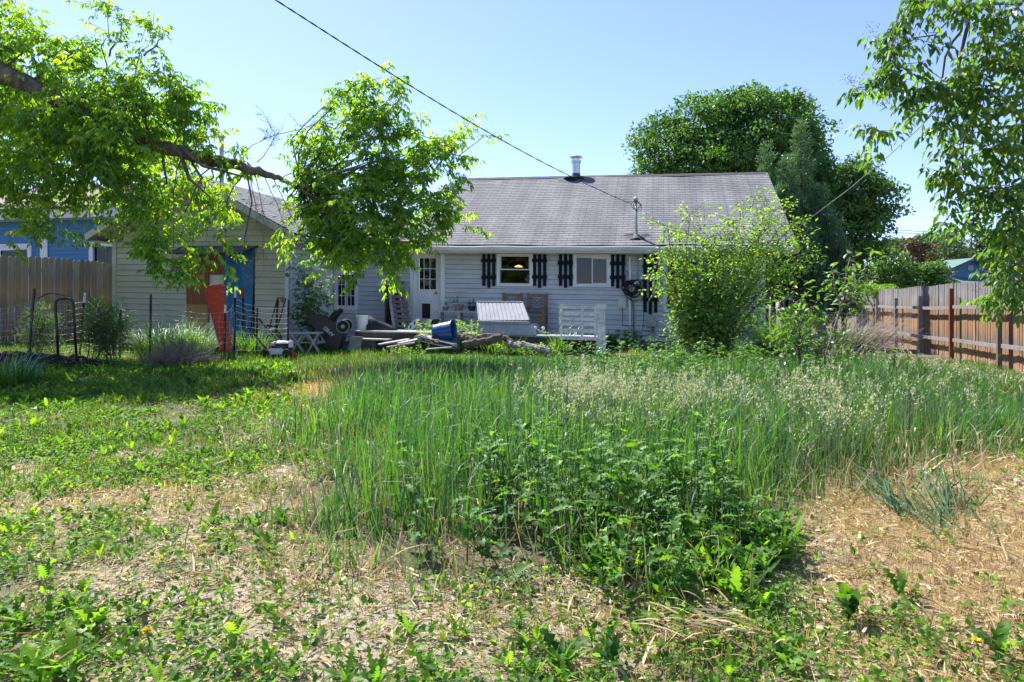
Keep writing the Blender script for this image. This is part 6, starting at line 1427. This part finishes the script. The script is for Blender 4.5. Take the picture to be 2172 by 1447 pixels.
# dry stubble and cut straw
db=Bag()
for (y0,y1,n,wd,h0) in ((2.1,4.5,150000,.0038,.055),(4.5,9,120000,.006,.07),(9,15,40000,.012,.07)):
    x,y=field(n,(-8,12),(y0,y1),lambda x,y:(tall_d(x,y)<.12)*dry(x,y)*1.0); blades(db,x,y,h0*rng.uniform(.4,1.5,len(x)),wd,(.35,.3,.2,.15,0,0),.6,rng.random(len(x))*.75)
tag(db.build('dry_stubble',M['L_dry']),'orange brown dead grass stubble of the dried out lawn','dry grass',kind='stuff')
st=Bag(); ST=strip_t([.5,.45,.03],[(0,0),(.5,.03),(1,0)],.1)
for (y0,y1,n,lm,wd) in ((2.1,4.6,78000,.055,.0035),(4.6,9,46000,.08,.006)):
    x,y=field(n,(-7,9),(y0,y1),lambda x,y:(tall_d(x,y)<.3)*np.clip(dirt(x,y)*1.0+dry(x,y)*.55+.10,0,1)*(.4+.9*fbm(x,y,3,80))); k=len(x); a=rng.uniform(0,2*math.pi,k); D=nrm(np.stack([np.cos(a),np.sin(a),rng.normal(size=k)*.22],1)); X,Y_,Z_=frame(D,UPV+rng.normal(size=(k,3))*.3)
    L=lm*rng.uniform(.25,1.5,k)*np.where(rng.random(k)<.06,2.6,1); w_=wd*rng.uniform(.5,1.8,k)*np.where(rng.random(k)<.2,2.6,1)
    st.inst(ST,np.stack([x,y,ground(x,y)+rng.uniform(.006,.03,k)],1),X,Y_,Z_,np.stack([w_,L,L],1),rng.random(k)*.8+.2)
tag(st.build('straw_litter',M['L_dry']),'loose straw and dead leaf litter strewn over the bare soil','straw',kind='stuff')
# seed heads: stem plus a loose spike of tiny grains
def seedheads(name,label,x,y,h,mat,hl=.14,gr=.012,ng=16,rad=.018,stemmat=None):
    bag=Bag(); n=len(x); b=np.stack([x,y,ground(x,y)],1); le=rng.normal(size=(n,3))*[.09,.09,0]; tp=b+(le+[0,0,1])*h[:,None]; bag.twigs(b+(tp-b)*.35,tp,.0018*(1+y/8),.0012*(1+y/8),.1)
    d=nrm(tp-b+rng.normal(size=(n,3))*.12); s=rng.random((n,ng,1)); off=rng.normal(size=(n,ng,3))*rad*(1.1-s)*1.0; p=(tp[:,None]+d[:,None]*(s-.15)*hl+off).reshape(-1,3); m=len(p); X,Y_,Z_=frame(np.repeat(d,ng,0)+rng.normal(size=(m,3))*.5,UPV+rng.normal(size=(m,3))*.5)
    bag.inst(leaf_t(.5,.2,.0),p,X,Y_,Z_,gr*rng.uniform(.7,1.5,m)*np.repeat(.75+y/14,ng),rng.random(m)); return tag(bag.build(name,mat),label,'grass',kind='stuff')
def sdens(x,y):
    px,py=pix(x,y); q=1.3*np.exp(-((px-1600)/240)**2-((y-5.9)/1.0)**2)+.5*np.exp(-((px-1220)/110)**2-((y-6.4)/.9)**2)+.10*np.exp(-((px-1950)/200)**2-((y-9.5)/2.5)**2)
    return (tall_d(x,y)>.1)*(fence_x(y)-x>2.2)*np.clip(q*(.05+1.5*sstep(.45,.66,fbm(x,y,1.5,90))),0,1)
x,y=field(26000,(-1,11),(4.4,12),sdens); seedheads('seed_grass','cream coloured seeding grass heads in the right of the tall grass',x,y,np.minimum(hcap(x,y)*1.05,.56*rng.uniform(.6,1.15,len(x))*(1-.3*sstep(8,12,y))),M['L_seed'],.13,.016,18,.024)
x,y=field(2600,(-3,12),(3.2,15),lambda x,y:(tall_d(x,y)>.15)*(x<fence_x(y)-1.5)*.35*sstep(.5,.7,fbm(x,y,.9,95))+0); seedheads('wispy_seed_grass','scattered thin green panicles standing over the tall grass',x,y,.6*rng.uniform(.7,1.1,len(x))*(1-.35*sstep(8,13,y)),M['L_blue'],.2,.010,20,.05)
# rusty dock stalks
for i,(px,py,Y,hh) in enumerate(((1240,860,7.6,.30),(1375,975,5.4,.33),(1311,960,5.4,.30),(1185,850,8,.22),(1632,900,6.6,.3),(1700,870,7,.25),(1130,850,8,.2))):
    x0=(px-CX)/F*Y; top=P(px,py-25,Y)[2]; n=150; bag=Bag(); b=np.array([x0,Y,G(x0,Y)]); tp=np.array([x0+random.gauss(0,.05),Y,top]); bag.twigs(b[None],tp[None],.004,.002); s=rng.random(n)*hh; p=tp-np.array([0,0,1.])*s[:,None]+rng.normal(size=(n,3))*.014; X,Y_,Z_=frame(rdir(n),UPV+rng.normal(size=(n,3))*.5); bag.inst(LEAF,p,X,Y_,Z_,rng.uniform(.010,.018,n),rng.random(n))
    tag(bag.build('dock_stalk',M['L_dock']),['rusty dock stalk at the centre right of the tall grass','thick rusty dock stalk nearest the front right of the grass','rusty dock stalk just left of the thickest one','small rusty stalk left of the centre of the grass','rusty stalk among the cream seed heads','rusty stalk at the right of the cream seed heads','shortest rusty stalk far left in the grass'][i],'weed')
# ---- broad weeds: lobed dandelion and lettuce rosettes
def lobed(n=15,lob=.55,w0=.17,seed=0,cv=.5):
    r=random.Random(seed); prof=[];cur=[]
    for i in range(n+1):
        t=i/n; b=w0*math.sin(math.pi*min(1,t**.8*.92+.04))**.8; b*= (1 if i%2 else 1-lob) if 0<i<n-1 else (.25 if i==0 else 1); prof.append(b if i<n else .01)
        ang=cv*t*1.8; cur.append((t*math.cos(ang*.5),math.sin((1-t)*0)+t*.0-.35*cv*t*t+.02*math.sin(9*t+seed)))
    return strip_t(prof,cur,.35)
LOB=[lobed(15,.62,.16,1,.5),lobed(17,.7,.14,2,.9),lobed(13,.45,.15,3,.3),lobed(15,.66,.13,4,-.1),lobed(11,.3,.11,5,.7)]
BROAD=[strip_t([.02,.05,.13,.11,.17,.145,.18,.14,.12,.02],[(0,0),(.12,.02),(.24,.035),(.35,.03),(.47,.05),(.58,.035),(.7,.03),(.8,-.01),(.9,-.06),(1,-.13)],.3,.45),
 strip_t([.02,.04,.20,.14,.19,.11,.13,.06,.01],[(0,0),(.14,.02),(.26,.03),(.38,.035),(.5,.02),(.62,.01),(.74,-.03),(.87,-.08),(1,-.14)],.25,.3)]
def rosette(bag,x,y,L,n,tm,up=(.25,1.1),tone=.5):
    z=G(x,y); a=np.arange(n)*2.399+random.random()*6; el=rng.uniform(*up,n); d=np.stack([np.cos(a)*np.cos(el),np.sin(a)*np.cos(el),np.sin(el)],1); X,Y_,Z_=frame(d,UPV+rng.normal(size=(n,3))*.15); s=L*rng.uniform(.55,1.15,n); m=rng.integers(0,len(tm),n)
    for i,t_ in enumerate(tm):
        k=m==i
        if k.any(): bag.inst(t_,np.tile([x,y,z+.005],(k.sum(),1))+d[k]*.01,X[k],Y_[k],Z_[k],np.stack([s[k],s[k],s[k]],1),np.clip(tone+rng.normal(size=k.sum())*.2,0,1))
wb=Bag()
def wd_(x,y):
    px,py=pix(x,y); f=fbm(x,y,.9,101); left=(px<640)*sstep(.36,.50,f)*sstep(11.5,9,y)
    left=left*(1-.9*np.exp(-((px-420)/260)**2-((py-1270)/75)**2)); shade=(px<620)*(y>8.5)*(y<13)*.9; bot=sstep(1290,1360,py)*(.5+.9*sstep(.38,.55,f))*(.35+.75*((px<760)|((px>1060)&(px<1300))|(px>1500)))
    rt=(px>1700)*.06*(py>1000); return (tall_d(x,y)<.05)*np.clip(np.maximum.reduce([left,shade,bot,rt]),0,1)
x,y=field(8200,(-9,5),(2.15,13),wd_)
for a,b in zip(x,y): rosette(wb,a,b,.035+.095*random.random()**1.6+(.05 if b>8 else 0),random.randint(4,12),LOB if random.random()<.85 else BROAD,(.3,1.25),random.uniform(.15,.95))
tag(wb.build('broadleaf_weeds',M['L_weed']),'low dandelion and lettuce leaves spread over the left and front of the yard','weeds',kind='stuff')
# leafy weeds on stems at the front edge of the tall grass, and small round leaved mats
lb=Bag()
def lf(x,y):
    px,py=pix(x,y); a=.75*np.exp(-((px-1250)/240)**2-((y-3.7)/.55)**2)+2.2*np.exp(-((px-1500)/130)**2-((y-3.4)/.55)**2)+.5*np.exp(-((px-1150)/120)**2-((y-4.4)/.6)**2)+.35*np.exp(-((px-1500)/260)**2-((y-11)/2.0)**2); return np.clip(a,0,1)*(tall_d(x,y)>-.15)
x,y=field(4600,(-1,6),(2.85,13),lf)
for a,b in zip(x,y):
    z=G(a,b); hh=random.uniform(.25,.62)*(.55+.45*float(sstep(-.1,.5,tall_d(a,b)))); tp=np.array([a+random.gauss(0,.05),b+random.gauss(0,.05),z+hh]); b0=np.array([a,b,z]); lb.twigs(b0[None],tp[None],.004,.002,.3); m=int(hh/.03)+4; s=rng.uniform(.12,1,m); an=np.arange(m)*2.4; p=b0+(tp-b0)*s[:,None]; d=nrm(np.stack([np.cos(an),np.sin(an),rng.uniform(-.3,.6,m)],1)); X,Y_,Z_=frame(d,UPV+rng.normal(size=(m,3))*.3); k=rng.integers(0,2,m)
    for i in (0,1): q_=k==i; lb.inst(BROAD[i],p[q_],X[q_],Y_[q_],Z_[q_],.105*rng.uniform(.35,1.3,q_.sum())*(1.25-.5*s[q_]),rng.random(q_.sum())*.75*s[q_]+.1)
tag(lb.build('leafy_weeds',M['L_weed']),'leafy upright weeds mixed into the front edge of the tall grass','weeds',kind='stuff')
lt=Bag()
for _ in range(110):
    a=random.gauss(.93,.30); b=random.gauss(3.35,.22)
    if tall_d(np.array([a]),np.array([b]))[0]<-.25: continue
    for q_ in range(3): rosette(lt,a+random.gauss(0,.05),b+random.gauss(0,.05),random.uniform(.08,.19),7,LOB,(.5,1.45),random.uniform(.15,.85))
tag(lt.build('lettuce_weeds',M['L_weed']),'dense bright jagged leaves at the front right corner of the tall grass','weeds',kind='stuff')
cl=Bag()
def cd(x,y):
    px,py=pix(x,y); f=fbm(x,y,1.6,111); return (tall_d(x,y)<.25)*np.clip(sstep(1250,1350,py)*(.3+sstep(.40,.58,f))*.95+.8*(px<760)*sstep(.42,.58,f)*(py>860)+.5*np.exp(-((py-1260)/40)**2)*(px>900)*(px<1700)+.06,0,1)*(1-.8*np.exp(-((px-430)/300)**2-((py-1240)/80)**2))
x,y=field(42000,(-6,5.5),(2.15,8.5),cd); n=len(x)
for j in range(4):
    a=rng.uniform(0,2*math.pi,n); el=rng.uniform(-.1,1.0,n); d=np.stack([np.cos(a)*np.cos(el),np.sin(a)*np.cos(el),np.sin(el)],1); X,Y_,Z_=frame(d,UPV+rng.normal(size=(n,3))*.35); p=np.stack([x,y,ground(x,y)+rng.uniform(.01,.06,n)],1)+rng.normal(size=(n,3))*[.012,.012,.006]; cl.inst(leaf_t(.6,.1,.1,.4),p,X,Y_,Z_,rng.uniform(.012,.032,n)*(1+y/14),rng.random(n))
tag(cl.build('ground_cover',M['L_weed']),'small round leaved ground cover creeping over the soil','ground cover',kind='stuff')
# the large single plants one can point at
def single(px,py,L,n,tm,lab,up=(.7,1.4),tone=.5,name='dandelion_plant',cat='weed'):
    Y=F*H/(py-CY); x0=(px-CX)/F*Y
    for _ in range(6): Y=F*(H-G(x0,Y))/(py-CY); x0=(px-CX)/F*Y
    bag=Bag(); rosette(bag,x0,Y,L*.72,n,tm,up,tone); return tag(bag.build(name,M['L_weed']),lab,cat)
S=[(1800,1320,.19,9,[BROAD[0]],'upright dock plant with broad crinkled leaves on the dry lawn',(1.0,1.5),.15,'dock_plant'),(1905,1270,.17,4,[BROAD[0]],'two leaved dock plant right of the large one on the dry lawn',(1.1,1.5),.35,'dock_plant'),(2120,1400,.20,9,[BROAD[0],BROAD[1]],'drooping crinkled dock plant at the lower right',(.7,1.3),.2,'dock_plant'),
(1810,1185,.07,4,[BROAD[0]],'tiny single leaf sprout in the middle of the dry lawn',(1.1,1.5),.5,'dock_plant'),(2065,1080,.10,4,[BROAD[0]],'small dock sprout on the dry lawn near the right edge',(1.0,1.4),.3,'dock_plant'),(1610,1160,.15,8,LOB,'spiny lettuce at the right foot of the tall grass',(.5,1.2),.5,'lettuce_plant'),
(60,1440,.22,12,LOB,'large lobed lettuce at the bottom left of the picture',(.4,1.2),.85,'lettuce_plant'),(150,1435,.22,12,LOB,'tall jagged lettuce second from the bottom left corner',(.6,1.35),.75,'lettuce_plant'),(40,1330,.16,12,LOB,'dark rosette at the left edge above the corner lettuce',(.3,1.1),.35,'dandelion_plant'),(190,1350,.15,14,[BROAD[0]],'round bright rosette left of the bottom dandelion flower',(.5,1.2),.9,'dandelion_plant'),
(500,1360,.16,9,LOB,'pale lobed plant right of the bottom dandelion flower',(.7,1.3),.95,'lettuce_plant'),(1190,1420,.18,16,LOB+BROAD,'bushy thistle like weed at the bottom centre',(.4,1.35),.5,'lettuce_plant'),(1130,1440,.16,12,LOB,'broad low weed left of the bushy one at bottom centre',(.4,1.2),.4,'dandelion_plant'),(1300,1420,.15,6,[BROAD[1]],'grey green broad leaved weed right of the bushy one',(.5,1.2),.1,'dock_plant'),
(1345,1360,.10,4,[BROAD[1]],'single rounded leaf sprig standing on the straw',(1.1,1.5),.8,'dock_plant'),(40,1140,.15,12,LOB,'tall lettuce clump at the left edge halfway down',(.6,1.4),.8,'lettuce_plant'),(275,1190,.13,9,LOB,'leafy weed standing on the bare soil at the left',(.6,1.3),.4,'lettuce_plant'),(400,1090,.16,9,LOB,'upright dandelion leaves left of the pale dry patch',(.9,1.45),.25,'dandelion_plant'),(450,1115,.17,9,LOB,'tall dandelion leaves beside the dry patch, right of the darker ones',(.9,1.45),.55,'dandelion_plant'),
(310,1070,.14,9,LOB,'dandelion leaves among low weeds in the left centre',(.8,1.4),.3,'dandelion_plant'),(10,1010,.15,10,LOB,'big green leaves at the left edge in the upper lawn',(.4,1.2),.5,'dandelion_plant'),(390,905,.2,12,LOB,'large dandelion clump below the shaded garden',(.5,1.3),.4,'dandelion_plant'),(330,920,.17,12,LOB,'dandelion clump left of the large one below the shade',(.5,1.3),.6,'dandelion_plant'),(500,865,.18,10,LOB,'dandelion leaves at the edge of the dry strip',(.5,1.3),.5,'dandelion_plant'),(1140,1370,.12,8,LOB,'slender bud bearing weed above the bushy one',(.9,1.5),.6,'lettuce_plant')]
for (px,py,L,n,tm,lab,up,tone,nm) in S: single(px,py,L,n,tm,lab,up,tone,nm)
# dandelion flowers and seed balls
def flower(px,py,kind,lab,hst=.10):
    Y=F*(H-hst-.05)/(py-CY); x0=(px-CX)/F*Y
    for _ in range(5): Y=F*(H-G(x0,Y)-hst)/(py-CY); x0=(px-CX)/F*Y
    z=G(x0,Y); t=thing('dandelion_flower' if kind=='y' else 'dandelion_seed_head',lab,'dandelion',(x0,Y,z)); mb=MB(); mb.tube([(x0,Y,z-.01),(x0+.008,Y,z+hst*.6),(x0,Y,z+hst)],.0028,6); mb.build('stem',plain('stem_green',(.12,.2,.04)) if 'stem_green' not in bpy.data.materials else bpy.data.materials['stem_green'],t)
    n=60; bag=Bag()
    if kind=='y': d=nrm(np.stack([*(rng.normal(size=(2,n))*.8),np.abs(rng.normal(size=n))*.5+.15],1)); tm=leaf_t(.3,.05,.05,.4); c=np.array([x0,Y,z+hst]); sz=.021 if Y<8 else .032
    else: d=rdir(n*2); n=n*2; tm=leaf_t(.25,0,0,.3); c=np.array([x0,Y,z+hst+.01]); sz=.024
    X,Y_,Z_=frame(d,UPV+rng.normal(size=(n,3))*.3); bag.inst(tm,np.tile(c,(n,1)),X,Y_,Z_,sz*rng.uniform(.8,1.1,n),rng.random(n)); bag.build('bloom',M['yellow'] if kind=='y' else M['puff'],t)
FL=[(313,1340,'the dandelion in flower nearest the camera at the lower left'),(207,852,'yellow dandelion at the shade edge, left of a pair'),(248,850,'yellow dandelion at the shade edge, right of a pair'),(183,982,'small yellow dandelion low in the left lawn'),(265,766,'yellow dandelion in front of the dark bush'),(48,794,'yellow dandelion in the shaded grass at far left'),(150,771,'yellow dandelion below the steel hoop'),(385,770,'yellow dandelion beside the twig pile'),(413,775,'yellow dandelion right of the twig pile'),(127,821,'yellow dandelion in dark weeds at the left, lower one'),(180,825,'yellow dandelion in dark weeds left of centre shade'),(200,824,'yellow dandelion in dark weeds touching its neighbour'),(98,814,'yellow dandelion deep in the left shade'),(614,816,'yellow dandelion on the dry strip'),(168,727,'yellow dandelion between the hoop and the dark bush'),(68,828,'yellow dandelion left of the other shaded ones'),(2072,1362,'tiny yellow flower by the drooping dock at lower right'),(1112,805,'orange yellow dandelion over the far tall grass')]
for px,py,lab in FL: flower(px,py,'y',lab,.5 if px==1112 else .10)
for px,py,lab in ((1102,784,'white dandelion seed ball at the back of the tall grass'),(1341,803,'round white seed ball at the back right of the grass'),(1247,882,'white seed ball near the centre right'),(1294,832,'small white seed ball between two larger ones'),(417,952,'white seed ball low on the left lawn'),(634,903,'white seed ball at the left edge of the tall grass')): flower(px,py,'w',lab,.5 if px>700 else .14)
# fallen sticks
for i,(a,b,lab) in enumerate((((52,1195),(170,1215),'long thin stick across the bare soil at the left'),((128,1290),(118,1340),'short dark stick pointing to the camera on the soil'),((250,1330),(420,1275),'thin curved twig lying beside the yellow dandelion'),((15,1440),(80,1410),'dark stick in the bottom left corner'))):
    pts=[]
    for s in (0,.33,.66,1):
        px=a[0]+(b[0]-a[0])*s; py=a[1]+(b[1]-a[1])*s+random.uniform(-4,4); Y=F*(H-.02)/(py-CY); pts.append((*P(px,0,Y)[:2],G(P(px,0,Y)[0],Y)+.03))
    mb=MB(); mb.tube(pts,[.007,.006,.005,.003],6); tag(mb.build('stick',M['barkgrey'],smooth=True),lab,'stick')
